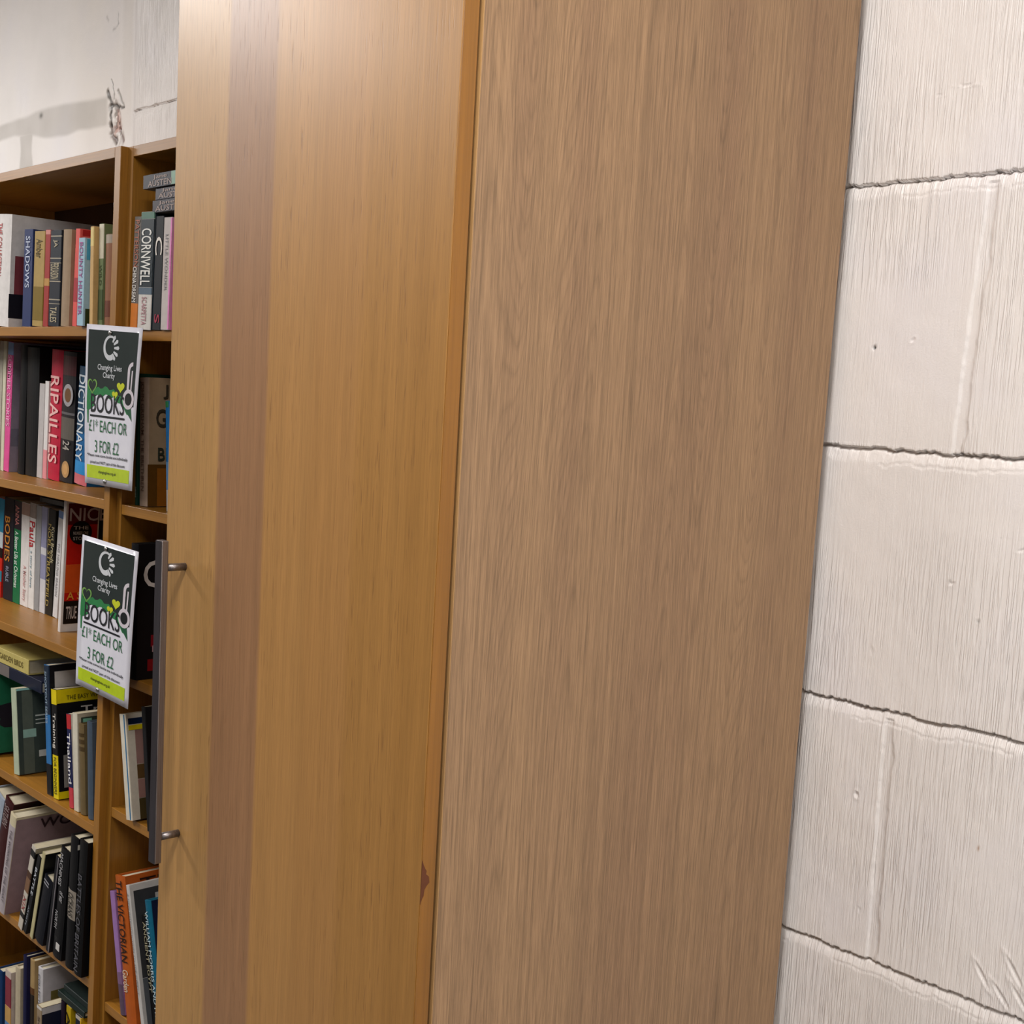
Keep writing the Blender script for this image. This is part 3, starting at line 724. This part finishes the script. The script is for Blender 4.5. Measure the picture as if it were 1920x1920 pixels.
 ((-1.5592, 0.3095, 0.7800), (0.0225, 0.160, 0.2631), -0.0905, 'books on the fourth shelf of the wide bookcase', {'label': 'blue spined paperback with navy top and price label on its cover', 'cov': '#2d6ba3', 'cover': '#17161a', 'bands': [(0.62, 0.998, '#1d2a3c'), (0.0, 0.24, '#101014')], 'panels': [(0.012, 0.085, 0.82, 0.95, '#b9b3b0'), (0.012, 0.16, 0.7, 0.8, '#a99f98')], 't': [('SHORTCUT SERIES', '#93a7b8', 0.55, 0.95, 0.2, 0.6)], 'tf': [('LIST', '#2a1c18', 0.03, 0.08, 0.73, 0.79)]}),
 ((-1.5282, 0.3095, 0.7800), (0.0233, 0.190, 0.2208), -0.0895, 'books on the fourth shelf of the wide bookcase', {'label': 'yellow and black training handbook showing its slanted white title', 'cov': '#0e0e10', 'bands': [(0.86, 0.998, '#d9c310'), (0.0, 0.4, '#d9c310')], 'panels': [(0.0, 0.19, 0.87, 0.998, '#d9c310'), (0.0, 0.19, 0.0, 0.07, '#d9c310'), (0.012, 0.19, 0.1, 0.4, '#8a857c')], 't': [('Training', '#d8d2c8', 0.46, 0.78, 0.15, 0.8), ('FOR BEGINNERS', '#4a4410', 0.04, 0.38, 0.25, 0.75)], 'tf': [('Training', '#d8d2c8', 0.05, 0.185, 0.73, 0.83), ('THE EASY WAY TO LEARN', '#5a5410', 0.02, 0.15, 0.9, 0.94)]}),
 ((-1.4562, 0.3095, 0.7800), (0.0177, 0.120, 0.1854), -0.1140, 'books on the fourth shelf of the wide bookcase', {'label': 'navy spined travel guide reading Thailand', 'cov': '#191f48', 'cover': '#c9c2b8', 'bands': [(0.84, 0.998, '#b5262c'), (0.0, 0.22, '#bf3a44')], 't': [('Thailand', '#d9d7d8', 0.26, 0.8, 0.1, 0.85)]}),
 ((-1.4368, 0.3095, 0.7800), (0.0206, 0.130, 0.1928), -0.0704, 'books on the fourth shelf of the wide bookcase', {'label': 'cream paperback with a green strip across its cover top', 'cov': '#cdc6b4', 'cover': '#b9b09c', 'panels': [(0.008, 0.13, 0.86, 0.96, '#39463a'), (0.012, 0.03, 0.875, 0.945, '#7fbfa8')]}),
 ((-1.4133, 0.3095, 0.7800), (0.0229, 0.130, 0.1767), -0.0806, 'books on the fourth shelf of the wide bookcase', {'label': 'brown patterned spine in the fourth row before the grey blue book', 'cov': '#6b5a3c', 'hb': 1, 'bands': [(0.7, 0.75, '#4a3a22'), (0.78, 0.83, '#4a3a22'), (0.86, 0.9, '#4a3a22')]}),
 ((-1.3798, 0.3095, 0.7800), (0.0213, 0.130, 0.1889), -0.0602, 'books on the fourth shelf of the wide bookcase', {'label': 'faded grey blue cloth book touching the upright, end of the fourth row', 'cov': '#465260', 'hb': 1}),
 ((-1.2101, 0.3035, 0.8260), (0.0242, 0.120, 0.1922), -0.1816, 'books on the fourth shelf of the narrow bookcase', {'label': 'cream paperback with a blue line leaning left below the lower sign', 'cov': '#d3cab9', 'cover': '#cfc5b4', 'edge2': '#2f6f9a', 'panels': [(0.016, 0.118, 0.52, 0.86, '#96726a'), (0.016, 0.118, 0.38, 0.52, '#5f4526'), (0.016, 0.118, 0.2, 0.38, '#9a7268'), (0.016, 0.118, 0.0, 0.2, '#4a3d22'), (0.004, 0.118, 0.9, 0.96, '#14233f'), (0.004, 0.118, 0.845, 0.895, '#d8c21a')]}),
 ((-1.1346, 0.3055, 0.8260), (0.0135, 0.130, 0.2218), -0.1463, 'books on the fourth shelf of the narrow bookcase', {'label': 'thin black book leaning left behind the door handle', 'cov': '#111114'}),
 ((-1.8895, 0.2995, 0.4718), (0.0548, 0.200, 0.2556), 0.3296, 'books on the fifth shelf of the wide bookcase', {'label': 'pale blue jacketed book at the frame edge of the fifth row', 'cov': '#9aa3b0', 'hb': 1, 'cover': '#2d3a52'}),
 ((-1.8292, 0.2995, 0.4718), (0.0415, 0.200, 0.2576), 0.3267, 'books on the fifth shelf of the wide bookcase', {'label': 'maroon hardback leaning right in the fifth row', 'cov': '#3a1416', 'hb': 1, 'cover': '#2b1013', 't': [('SATURN', '#8a7a78', 0.75, 0.95, 0.2, 0.8)]}),
 ((-1.7528, 0.2875, 0.4718), (0.0294, 0.210, 0.2388), 0.2576, 'books on the fifth shelf of the wide bookcase', {'label': 'large cream hardback with a mauve front cover lettered WO', 'cov': '#c9bd9e', 'hb': 1, 'cover': '#8a7276', 'bands': [(0.0, 0.9, '#a99fa2')], 'panels': [(0.0, 0.21, 0.975, 0.998, '#c9bd9e')], 't': [('THE WORKING OF THE HEART', '#5d565c', 0.12, 0.86, 0.5, 0.8)], 'tf': [('WORLD', '#2a1018', 0.055, 0.2, 0.86, 0.96)]}),
 ((-1.7205, 0.3295, 0.4718), (0.0371, 0.180, 0.1444), 0.3032, 'books on the fifth shelf of the wide bookcase', {'label': 'dark green hardback pushed in after the large cream one', 'cov': '#16211a', 'hb': 1}),
 ((-1.6447, 0.2875, 0.4718), (0.0188, 0.190, 0.2063), 0.3259, 'books on the fifth shelf of the wide bookcase', {'label': 'white spined book with brown photo patches in the leaning row', 'cov': '#bdb5a8', 'cover': '#15130f', 'bands': [(0.45, 0.62, '#7a5a42'), (0.62, 0.7, '#4a3022'), (0.88, 0.96, '#1c1c1c'), (0.14, 0.2, '#1c1c1c')], 'panels': [(0.0, 0.19, 0.94, 0.998, '#b3a78c')], 't': [('XIX', '#9c4a48', 0.22, 0.4, 0.2, 0.9)]}),
 ((-1.6187, 0.2875, 0.4718), (0.0144, 0.160, 0.1963), 0.3570, 'books on the fifth shelf of the wide bookcase', {'label': 'thin black paperback with white capitals in the leaning row', 'cov': '#17181a', 't': [('BATTLE', '#c2c6cc', 0.5, 0.85, 0.2, 0.8), ('ARTISTS', '#8f949c', 0.1, 0.35, 0.3, 0.7)]}),
 ((-1.5861, 0.2875, 0.4718), (0.0131, 0.180, 0.2060), 0.2845, 'books on the fifth shelf of the wide bookcase', {'label': 'thin yellowish cream booklet in the leaning row', 'cov': '#b3aa80', 'cover': '#141414'}),
 ((-1.5667, 0.2875, 0.4718), (0.0374, 0.130, 0.1531), 0.3023, 'books on the fifth shelf of the wide bookcase', {'label': 'short navy black hardback with bright page tops in the leaning row', 'cov': '#12141c', 'hb': 1, 't': [('II', '#8f8f95', 0.9, 0.97, 0.2, 0.8)]}),
 ((-1.5084, 0.2875, 0.4718), (0.0141, 0.170, 0.2150), 0.1988, 'books on the fifth shelf of the wide bookcase', {'label': 'thin dark grey book with a silver edge line in the leaning row', 'cov': '#16161a', 'edge': '#7d787c'}),
 ((-1.4809, 0.2875, 0.4718), (0.0375, 0.180, 0.2351), 0.1435, 'books on the fifth shelf of the wide bookcase', {'label': 'black hardback with white capitals and small white badge in the leaning row', 'cov': '#0d0d10', 'hb': 1, 'bands': [(0.15, 0.19, '#0d0d10')], 't': [('MACHINES', '#a9a7a8', 0.66, 0.95, 0.15, 0.5), ('of war', '#a9a7a8', 0.52, 0.62, 0.4, 0.9), ('NORTH', '#a9a7a8', 0.26, 0.42, 0.1, 0.4)], 'badge': (0.08, 0.14, '#c9c5c0')}),
 ((-1.4247, 0.2875, 0.4718), (0.0330, 0.180, 0.2715), 0.0697, 'books on the fifth shelf of the wide bookcase', {'label': 'black book with cream title strip and blue light on its cover', 'cov': '#0b0b0e', 'hb': 1, 'bands': [(0.38, 0.6, '#8f867a')], 'panels': [(0.03, 0.09, 0.55, 0.75, '#323a55'), (0.0, 0.18, 0.92, 0.96, '#c9c4b8')], 't': [('OCEANS', '#2a2622', 0.4, 0.58, 0.2, 0.8)]}),  # muted blue panel on the front board
 ((-1.3864, 0.2875, 0.4718), (0.0324, 0.190, 0.2746), 0.0726, 'books on the fifth shelf of the wide bookcase', {'label': 'thick black hardback lettered OF BRITAIN against the upright', 'cov': '#0b0b0d', 'hb': 1, 't': [('BATTLES OF BRITAIN', '#55545a', 0.03, 0.75, 0.18, 0.7)]}),
 ((-1.2388, 0.3135, 0.4380), (0.0181, 0.180, 0.2300), -0.2331, 'books on the fifth shelf of the narrow bookcase', {'label': 'lilac spined book leaning left in the lowest visible row of the narrow case', 'cov': '#9a74ab', 'hb': 1, 'bands': [(0.0, 0.25, '#5d4a5c'), (0.25, 0.35, '#7f6080')]}),
 ((-1.1996, 0.3055, 0.4380), (0.0387, 0.200, 0.2739), -0.2124, 'books on the fifth shelf of the narrow bookcase', {'label': 'orange hardback with black title leaning on the lilac one', 'cov': '#b3571c', 'hb': 1, 't': [('THE VICTORIAN', '#23120a', 0.42, 0.97, 0.15, 0.75), ('Garden', '#d9c6ac', 0.22, 0.37, 0.15, 0.7)], 'tf': [('THE', '#23120a', 0.03, 0.13, 0.9, 0.97)]}),
 ((-1.1204, 0.2975, 0.4380), (0.0123, 0.200, 0.2801), -0.2747, 'books on the fifth shelf of the narrow bookcase', {'label': 'white spined book with a grey photographic cover leaning on the orange one', 'cov': '#c6c2be', 'hb': 1, 'cover': '#c6c2be', 'panels': [(0.008, 0.19, 0.4, 0.96, '#3a3a3c'), (0.008, 0.19, 0.03, 0.4, '#5a5d62'), (0.05, 0.19, 0.86, 0.92, '#b9b5b0'), (0.03, 0.09, 0.45, 0.6, '#111113')], 't': [('A NEW INTRODUCTION TO THE SUBJECT', '#6f6c6c', 0.3, 0.95, 0.3, 0.7)]}),
 ((-1.1064, 0.3135, 0.4380), (0.0175, 0.130, 0.2274), -0.2539, 'books on the fifth shelf of the narrow bookcase', {'label': 'black Egypt history paperback beside the white spined photo book', 'cov': '#121214', 't': [('ANCIENT EGYPT', '#a9a184', 0.4, 0.95, 0.2, 0.8)]}),
 ((-1.0751, 0.3055, 0.4380), (0.0227, 0.150, 0.2661), -0.2559, 'books on the fifth shelf of the narrow bookcase', {'label': 'teal hardback with white lettering partly behind the door', 'cov': '#0f5f7a', 'hb': 1, 'cover': '#14203f', 't': [('WILLIAM MORRIS AND FRIENDS', '#b9cdd4', 0.06, 0.93, 0.1, 0.55)]}),
 ((-1.8176, 0.3115, 0.1500), (0.0300, 0.190, 0.1627), 0.0000, 'books in the bottom row of the wide bookcase', {'label': 'dark blue covered book at the frame edge of the bottom row', 'cov': '#10305a', 'hb': 1}),
 ((-1.7652, 0.3115, 0.1500), (0.0300, 0.170, 0.1811), 0.0000, 'books in the bottom row of the wide bookcase', {'label': 'white jacketed book with maroon blotches in the bottom row', 'cov': '#b9aaa0', 'bands': [(0.55, 0.92, '#7d2434'), (0.35, 0.55, '#b98f50'), (0.2, 0.35, '#5a7fa8')]}),
 ((-1.7125, 0.3095, 0.1500), (0.0250, 0.160, 0.2087), 0.0000, 'books in the bottom row of the wide bookcase', {'label': 'plain cream hardback beside the tall navy spine', 'cov': '#b5a78e', 'hb': 1}),
 ((-1.6586, 0.3045, 0.1500), (0.0166, 0.160, 0.2538), 0.0000, 'books in the bottom row of the wide bookcase', {'label': 'tall navy cloth spine in the bottom row', 'cov': '#17183a', 'hb': 1}),
 ((-1.6410, 0.3115, 0.1500), (0.0210, 0.160, 0.2502), 0.0000, 'books in the bottom row of the wide bookcase', {'label': 'tan book with a dark picture lower on its spine', 'cov': '#a3875c', 'hb': 1, 'bands': [(0.0, 0.7, '#241c18'), (0.7, 0.76, '#5a3a20')]}),
 ((-1.5873, 0.3055, 0.1500), (0.0220, 0.170, 0.2543), 0.0000, 'books in the bottom row of the wide bookcase', {'label': 'white book with olive panel on its front cover', 'cov': '#c3c0c2', 'hb': 1, 'cover': '#b9b5b9', 'panels': [(0.02, 0.16, 0.35, 0.8, '#6d6335'), (0.08, 0.169, 0.5, 0.6, '#b9b5b9')], 't': [('COLLECTED POEMS', '#3c4058', 0.45, 0.95, 0.35, 0.7)]}),
 ((-1.5060, 0.2695, 0.1500), (0.0220, 0.090, 0.2143), 0.0000, 'books in the bottom row of the wide bookcase', {'label': 'short navy covered book with pale spine in front of the white one', 'cov': '#8f7c64', 'cover': '#1d2033', 'bands': [(0.97, 0.998, '#c9c4bf')], 'panels': [(0.0, 0.09, 0.93, 0.998, '#bdb9bb'), (0.03, 0.08, 0.4, 0.75, '#9a98a0')], 't': [('Scrapbook', '#4a382a', 0.35, 0.9, 0.2, 0.7)]}),
 ((-1.4636, 0.2995, 0.1500), (0.0160, 0.160, 0.2320), 0.0000, 'books in the bottom row of the wide bookcase', {'label': 'dark purple spine near the right end of the bottom row', 'cov': '#1c1020', 'hb': 1}),
 ((-1.4358, 0.2995, 0.1500), (0.0200, 0.130, 0.2320), 0.0000, 'books in the bottom row of the wide bookcase', {'label': 'yellow book with black scribbled lettering in the bottom row', 'cov': '#b99a16', 't': [('ABIT', '#17140a', 0.55, 0.95, 0.15, 0.85), ('WILD', '#17140a', 0.1, 0.5, 0.15, 0.85)]}),
 ((-1.3946, 0.2995, 0.1500), (0.0260, 0.130, 0.2320), 0.0000, 'books in the bottom row of the wide bookcase', {'label': 'navy and yellow book touching the upright at the bottom', 'cov': '#1a2030', 'cover': '#e0b010', 'edge': '#e0b010', 'bands': [(0.96, 0.998, '#b5aca0')]}),
]

for pos, size, ang, group, spec in BOOKS:
    build_book(pos, size, ang, group, spec)

def lying_book(x, y, z, w, t, d, col, label, group, text=(), bands=(), rot=0.0, hard=False):
    """book lying flat with its spine to the front, top of the spine to the left"""
    b = empty('book', (x, y, z + 0.0003), (0, 0, rot))
    tag(b, label, 'book', group)
    ct = 0.0008 if not hard else 0.0022
    g = Geo()
    prof = [(0, d), (0, 0.0006), (0.0006, 0), (t - 0.0006, 0), (t, 0.0006), (t, d), (t - ct, d), (t - ct, ct), (ct, ct), (ct, d)]
    n = len(prof)
    vs = [(0.0, py, pz) for pz, py in prof] + [(w, py, pz) for pz, py in prof]
    fs = [(i, (i + 1) % n, n + (i + 1) % n, n + i) for i in range(n)] + [tuple(reversed(range(n))), tuple(range(n, 2 * n))]
    mesh_obj('cover', vs, fs, plain(col, 0.4), b)
    g = Geo(); g.box(0.0006 + hard * 0.003, w - 0.0006 - hard * 0.003, ct + 0.0003, d - 0.001 - hard * 0.003, ct + 0.0001, t - ct - 0.0001)
    g.obj('pages', plain('#c4b89c', 0.8, 'page_block'), b)
    for (a0, a1, c) in bands:
        g = Geo(); g.box(a0 * w, a1 * w, -0.0003, 0.0002, 0.0008, t - 0.0008); g.obj('spine_band', plain(c, 0.4), b)
    for (tx, c, a0, a1, b0, b1) in text:
        add_letters('spine_lettering', tx, (a0 * w, a1 * w, b0 * t, b1 * t), lambda a, q: (a, -0.0006, q), plain(c, 0.4, 'print'), b)
    return b

GA = 'dark paperbacks stacked flat on the top row of the narrow bookcase'
TZ = 1.9000
lying_book(-1.1720, 0.3095, TZ, 0.178, 0.0205, 0.11, '#4a474d', 'dark grey paperback lying lowest of three above the black C spine', GA, [('Jane', '#a8948c', .12, .42, .55, .9), ('AUSTEN', '#a8948c', .06, .6, .1, .52)])
lying_book(-1.1635, 0.3100, TZ + 0.0209, 0.178, 0.0195, 0.11, '#504c52', 'dark grey paperback lying in the middle of the stack of three', GA, [('Jane', '#a8948c', .12, .42, .55, .9), ('AUSTEN', '#a8948c', .06, .6, .1, .52)])
lying_book(-1.2000, 0.3060, TZ + 0.0409, 0.178, 0.0230, 0.11, '#45454b', 'dark grey paperback with a green picture lying uppermost of the stack of three', GA,
           [('Jane', '#a8948c', .2, .46, .55, .9), ('AUSTEN', '#a8948c', .1, .55, .1, .52)], [(.54, .99, '#8fae9a'), (.66, .9, '#d8c4ae')])
GC = 'books lying flat on top of upright rows'
GD = 'books lying flat on top of the fourth row'
lying_book(-1.900, 0.335, 0.9640, 0.250, 0.026, 0.16, '#161a2e', 'dark navy book lying on the green covered book and its neighbour', GD, [], [(.0, .34, '#6a625f')], hard=True)
lying_book(-1.895, 0.335, 0.9910, 0.180, 0.032, 0.16, '#b9a964', 'straw yellow book lying uppermost above the green covered book', GD, [('GARDEN BIRDS', '#6a5c2c', .15, .85, .3, .7)], [], hard=True)
lying_book(-1.885, 0.430, 1.3400, 0.130, 0.011, 0.12, '#2a2a2b', 'dark thin book lying across the tops of the third row', GC, [], [(.1, .9, '#4a4946')])
GF = 'dark books lying flat on the bottom row'
lying_book(-1.476, 0.300, 0.3845, 0.118, 0.013, 0.17, '#16231f', 'dark green book lying on the purple and yellow spines', GF, hard=True)
lying_book(-1.470, 0.310, 0.3980, 0.112, 0.012, 0.16, '#1d2624', 'blackish green book lying uppermost on the bottom row', GF, hard=True)


# ------------------------------------------------------------------ price signs
m_lam, nt, bs = new_mat('laminated_print_white')
nt.links.new(ramp(nt, noise(nt, coords(nt, (40, 40, 40)), 1, 2), [(0.3, '#d6d4de'), (0.7, '#dcdae2')]), bs.inputs['Base Color'])
bs.inputs['Roughness'].default_value = 0.22
def ink(c):
    return plain(c, 0.25, 'laminated_ink')

def arc_band(cx, cy, rx, ry, a0, a1, w0, w1, n=24):
    """ring segment whose width runs from w0 to w1"""
    o, i_ = [], []
    for k in range(n + 1):
        th = math.radians(a0 + (a1 - a0) * k / n)
        w = w0 + (w1 - w0) * k / n
        o.append((cx + rx * math.cos(th), cy + ry * math.sin(th)))
        i_.append((cx + (rx - w) * math.cos(th), cy + (ry - w * ry / rx) * math.sin(th)))
    return o, i_

def heart(cx, cy, w, h, n=32):
    P = []
    for k in range(n):
        th = 2 * math.pi * k / n
        P.append((cx + w * 0.5 * math.sin(th) ** 3, cy + h * (13 * math.cos(th) - 5 * math.cos(2 * th) - 2 * math.cos(3 * th) - math.cos(4 * th)) / 30))
    return P

def build_sign(corners, label, sag):
    TL, TR, BL, BR = [Vector(c) for c in corners]
    base = (BL + BR) / 2
    s = tag(empty('price_sign', base), label, 'sign', 'price signs pinned to the wide bookcase')
    nrm = (TR - TL).cross(TL - BL).normalized()
    if nrm.y > 0:
        nrm = -nrm
    def P(u, v, lift=0.0):
        p = TL * (1 - u) * v + TR * u * v + BL * (1 - u) * (1 - v) + BR * u * (1 - v)
        bow = sag * (math.sin(math.pi * v) * 0.5 + 0.5 * (2 * u - 1) ** 2 * (1 - v))
        p = p + nrm * (lift + bow)
        return tuple(p - base)
    def grid(name, u0, u1, v0, v1, mat, lift, th=0.0, nu=10, nv=14, par=s):
        vs, fs = [], []
        layers = (lift, lift - th) if th else (lift,)
        for l in layers:
            for j in range(nv + 1):
                for i in range(nu + 1):
                    vs.append(P(u0 + (u1 - u0) * i / nu, v0 + (v1 - v0) * j / nv, l))
        k = (nu + 1) * (nv + 1)
        for j in range(nv):
            for i in range(nu):
                a = j * (nu + 1) + i
                fs.append((a, a + 1, a + nu + 2, a + nu + 1))
                if th:
                    fs.append((k + a, k + a + nu + 1, k + a + nu + 2, k + a + 1))
        if th:
            ring = [i for i in range(nu + 1)] + [(j + 1) * (nu + 1) - 1 for j in range(1, nv + 1)] + [nv * (nu + 1) + i for i in range(nu - 1, -1, -1)] + [j * (nu + 1) for j in range(nv - 1, 0, -1)]
            for a, b_ in zip(ring, ring[1:] + ring[:1]):
                fs.append((b_, a, k + a, k + b_))
        return mesh_obj(name, vs, fs, mat, par, True)
    def poly(name, pts, mat, lift, par):
        return mesh_obj(name, [P(u, v, lift) for u, v in pts], [tuple(range(len(pts)))], mat, par)
    def band(name, o, i_, mat, lift, par):
        n = len(o)
        return mesh_obj(name, [P(u, v, lift) for u, v in o + i_], [(k, k + 1, n + k + 1, n + k) for k in range(n - 1)], mat, par)
    def letters(text, c, u0, u1, v0, v1, bold=0.0, par=None, slope=0.0):
        V, F = glyphs(text, bold)
        return mesh_obj('sign_lettering', [P(u0 + a * (u1 - u0), v0 + b * (v1 - v0), 0.0011) for a, b in V], F, ink(c), par or s)
    grid('laminated_sheet', 0, 1, 0, 1, m_lam, 0.0, 0.0006)
    # dark upper field with an arched lower edge
    top = [(0.045, 0.97), (0.945, 0.97)]
    n = 18
    vs, fs = [], []
    for i in range(n + 1):
        u = 0.045 + 0.90 * i / n
        lo = 0.515 + 0.075 * math.sin(math.pi * min(1, max(0, (u - 0.05) / 0.85)))
        for j in range(9):
            vs.append(P(u, lo + (0.968 - lo) * j / 8, 0.0004))
    for i in range(n):
        for j in range(8):
            a = i * 9 + j
            fs.append((a, a + 9, a + 10, a + 1))
    dark = mesh_obj('dark_field', vs, fs, ink('#1e2928'), s, True)
    # green brush sweep, with a run on the left
    o = [(0.05 + 0.86 * k / 20, 0.558 + 0.068 * math.sin(math.pi * (0.08 + 0.80 * k / 20)) ** 1.0 - 0.11 * (k / 20) ** 3 + 0.01 * math.sin(k * 1.7)) for k in range(21)]
    i_ = [(u, v - 0.052 + 0.012 * abs(k - 10) / 10 + 0.006 * math.sin(k * 2.3)) for k, (u, v) in enumerate(o)]
    gb = band('brush_sweep', o, i_, ink('#2b7a45'), 0.0006, s)
    poly('brush_splash', [(0.045, 0.47), (0.10, 0.47), (0.20, 0.50), (0.17, 0.56), (0.09, 0.575), (0.075, 0.63), (0.055, 0.62), (0.045, 0.55)], ink('#2b7a45'), 0.0007, gb)
    poly('brush_splash', [(0.05, 0.48), (0.085, 0.48), (0.08, 0.385), (0.062, 0.385)], ink('#2b7a45'), 0.0007, gb)
    poly('brush_splash', [(0.78, 0.50), (0.90, 0.505), (0.93, 0.425), (0.90, 0.44)], ink('#22573a'), 0.0007, gb)
    # emblem: open crescent with five rays
    em, en = arc_band(0.46, 0.862, 0.125, 0.078, 62, 300, 0.020, 0.058)
    lg = band('emblem', em, en, ink('#c9cbce'), 0.0008, s)
    for a in (62, 34, 2, -32, -58):
        th = math.radians(a)
        c0 = (0.475 + 0.058 * math.cos(th), 0.862 + 0.040 * math.sin(th)); c1 = (0.475 + 0.135 * math.cos(th), 0.862 + 0.078 * math.sin(th))
        px, py = -math.sin(th), math.cos(th)
        w0, w1 = 0.010, 0.020
        poly('emblem_ray', [(c0[0] - px * w0, c0[1] - py * w0 * .6), (c1[0] - px * w1, c1[1] - py * w1 * .6), (c1[0] + 0.018 * math.cos(th), c1[1] + 0.011 * math.sin(th)), (c1[0] + px * w1, c1[1] + py * w1 * .6), (c0[0] + px * w0, c0[1] + py * w0 * .6)], ink('#c9cbce'), 0.0008, lg)
    letters('Changing Lives', '#c9cbce', 0.245, 0.695, 0.712, 0.758, 0.012)
    letters('Charity', '#c9cbce', 0.350, 0.575, 0.664, 0.710, 0.012)
    # hearts
    H0 = heart(0.150, 0.620, 0.185, 0.105); H1 = heart(0.150, 0.6205, 0.140, 0.080)
    band('outline_heart', H0 + H0[:1], H1 + H1[:1], ink('#6f9a4c'), 0.0008, s)
    poly('yellow_heart', heart(0.690, 0.628, 0.145, 0.066), ink('#c3c92a'), 0.0008, s)
    poly('yellow_heart', heart(0.590, 0.577, 0.110, 0.052), ink('#c3c92a'), 0.0010, s)
    # pale looped outline at the right border
    lo_, li_ = arc_band(0.895, 0.735, 0.090, 0.052, 90, 180, 0.042, 0.042, 10)
    o = lo_ + [(0.805, 0.60)]; i_ = li_ + [(0.842, 0.60)]
    lp = band('loop_outline', o, i_, ink('#cfc6cc'), 0.0008, s)
    band('loop_outline', [(0.878, 0.735), (0.870, 0.60)], [(0.900, 0.735), (0.892, 0.60)], ink('#cfc6cc'), 0.0008, lp)
    o, i_ = arc_band(0.845, 0.558, 0.105, 0.062, 0, 360, 0.040, 0.040, 28)
    band('loop_outline', o, i_, ink('#cfc6cc'), 0.0009, lp)
    poly('loop_outline', [(o_[0], o_[1]) for o_ in i_[:-1]], ink('#15191c'), 0.0008, lp)
    # lettering
    letters('BOOKS', '#1d2026', 0.130, 0.775, 0.455, 0.572, 0.004)
    grid('underline', 0.115, 0.790, 0.428, 0.440, ink('#1d2026'), 0.0010, nu=6, nv=1)
    letters('£1* EACH OR', '#2c6a45', 0.095, 0.850, 0.335, 0.412, 0.0)
    letters('3 FOR £2', '#2c6a45', 0.215, 0.700, 0.205, 0.282, 0.0)
    letters('*Please note some books are individually', '#23252b', 0.060, 0.890, 0.172, 0.196, 0.015)
    letters('priced and NOT part of this discount', '#23252b', 0.120, 0.835, 0.128, 0.152, 0.015)
    grid('lime_bar', 0.050, 0.930, 0.040, 0.122, ink('#b3c81f'), 0.0006, nu=8, nv=2)
    letters('changinglives.org.uk', '#46521c', 0.290, 0.660, 0.070, 0.094, 0.012)
    return P, base, nrm

S1 = [(-1.3671, 0.2875, 1.7149), (-1.1553, 0.2875, 1.7066), (-1.3671, 0.2903, 1.4264), (-1.1553, 0.275, 1.4296)]
S2 = [(-1.37, 0.287, 1.3303), (-1.1526, 0.287, 1.3244), (-1.37, 0.2789, 1.0499), (-1.1526, 0.274, 1.0475)]
m_pin = plain('#b9b7b4', 0.3, 'metal')
def pin(at, nrm, label):
    o = tag(empty('drawing_pin', at), label, 'pin', 'drawing pins holding the price signs')
    g = Geo()
    prof = [(0.0, 0.0026), (0.0022, 0.0024), (0.0042, 0.0012), (0.0046, 0.0)]
    seg = 20
    n = nrm.normalized(); a = n.orthogonal().normalized(); b = n.cross(a)
    for r, hgt in prof[1:]:
        for i in range(seg):
            th = 2 * math.pi * i / seg
            g.v.append(tuple(a * (r * math.cos(th)) + b * (r * math.sin(th)) + n * hgt))
    g.v.append(tuple(n * prof[0][1]))
    for j in range(2):
        for i in range(seg):
            k = (i + 1) % seg
            g.f.append((j * seg + i, (j + 1) * seg + i, (j + 1) * seg + k, j * seg + k))
    for i in range(seg):
        g.f.append((3 * seg, i, (i + 1) % seg))
    g.obj('pin_head', m_pin, o, True)
    g = Geo(); g.cyl(tuple(n * 0.0005), tuple(n * -0.012), 0.0005, 8); g.obj('pin_point', m_pin, o)
for corners, lb, sag, nm in ((S1, 'upper price sign on the bookcase upright, BOOKS £1 each or 3 for £2', 0.004, 'upper'),
                             (S2, 'lower price sign on the bookcase upright, beside the door handle', 0.003, 'lower')):
    P, base, nrm = build_sign(corners, lb, sag)
    pin(Vector(P(0.45, 0.955, 0.0012)) + base, nrm, 'silver drawing pin at the top of the %s price sign' % nm)
    pin(Vector(P(0.43, 0.028, 0.0012)) + base, nrm, 'silver drawing pin at the bottom of the %s price sign' % nm)
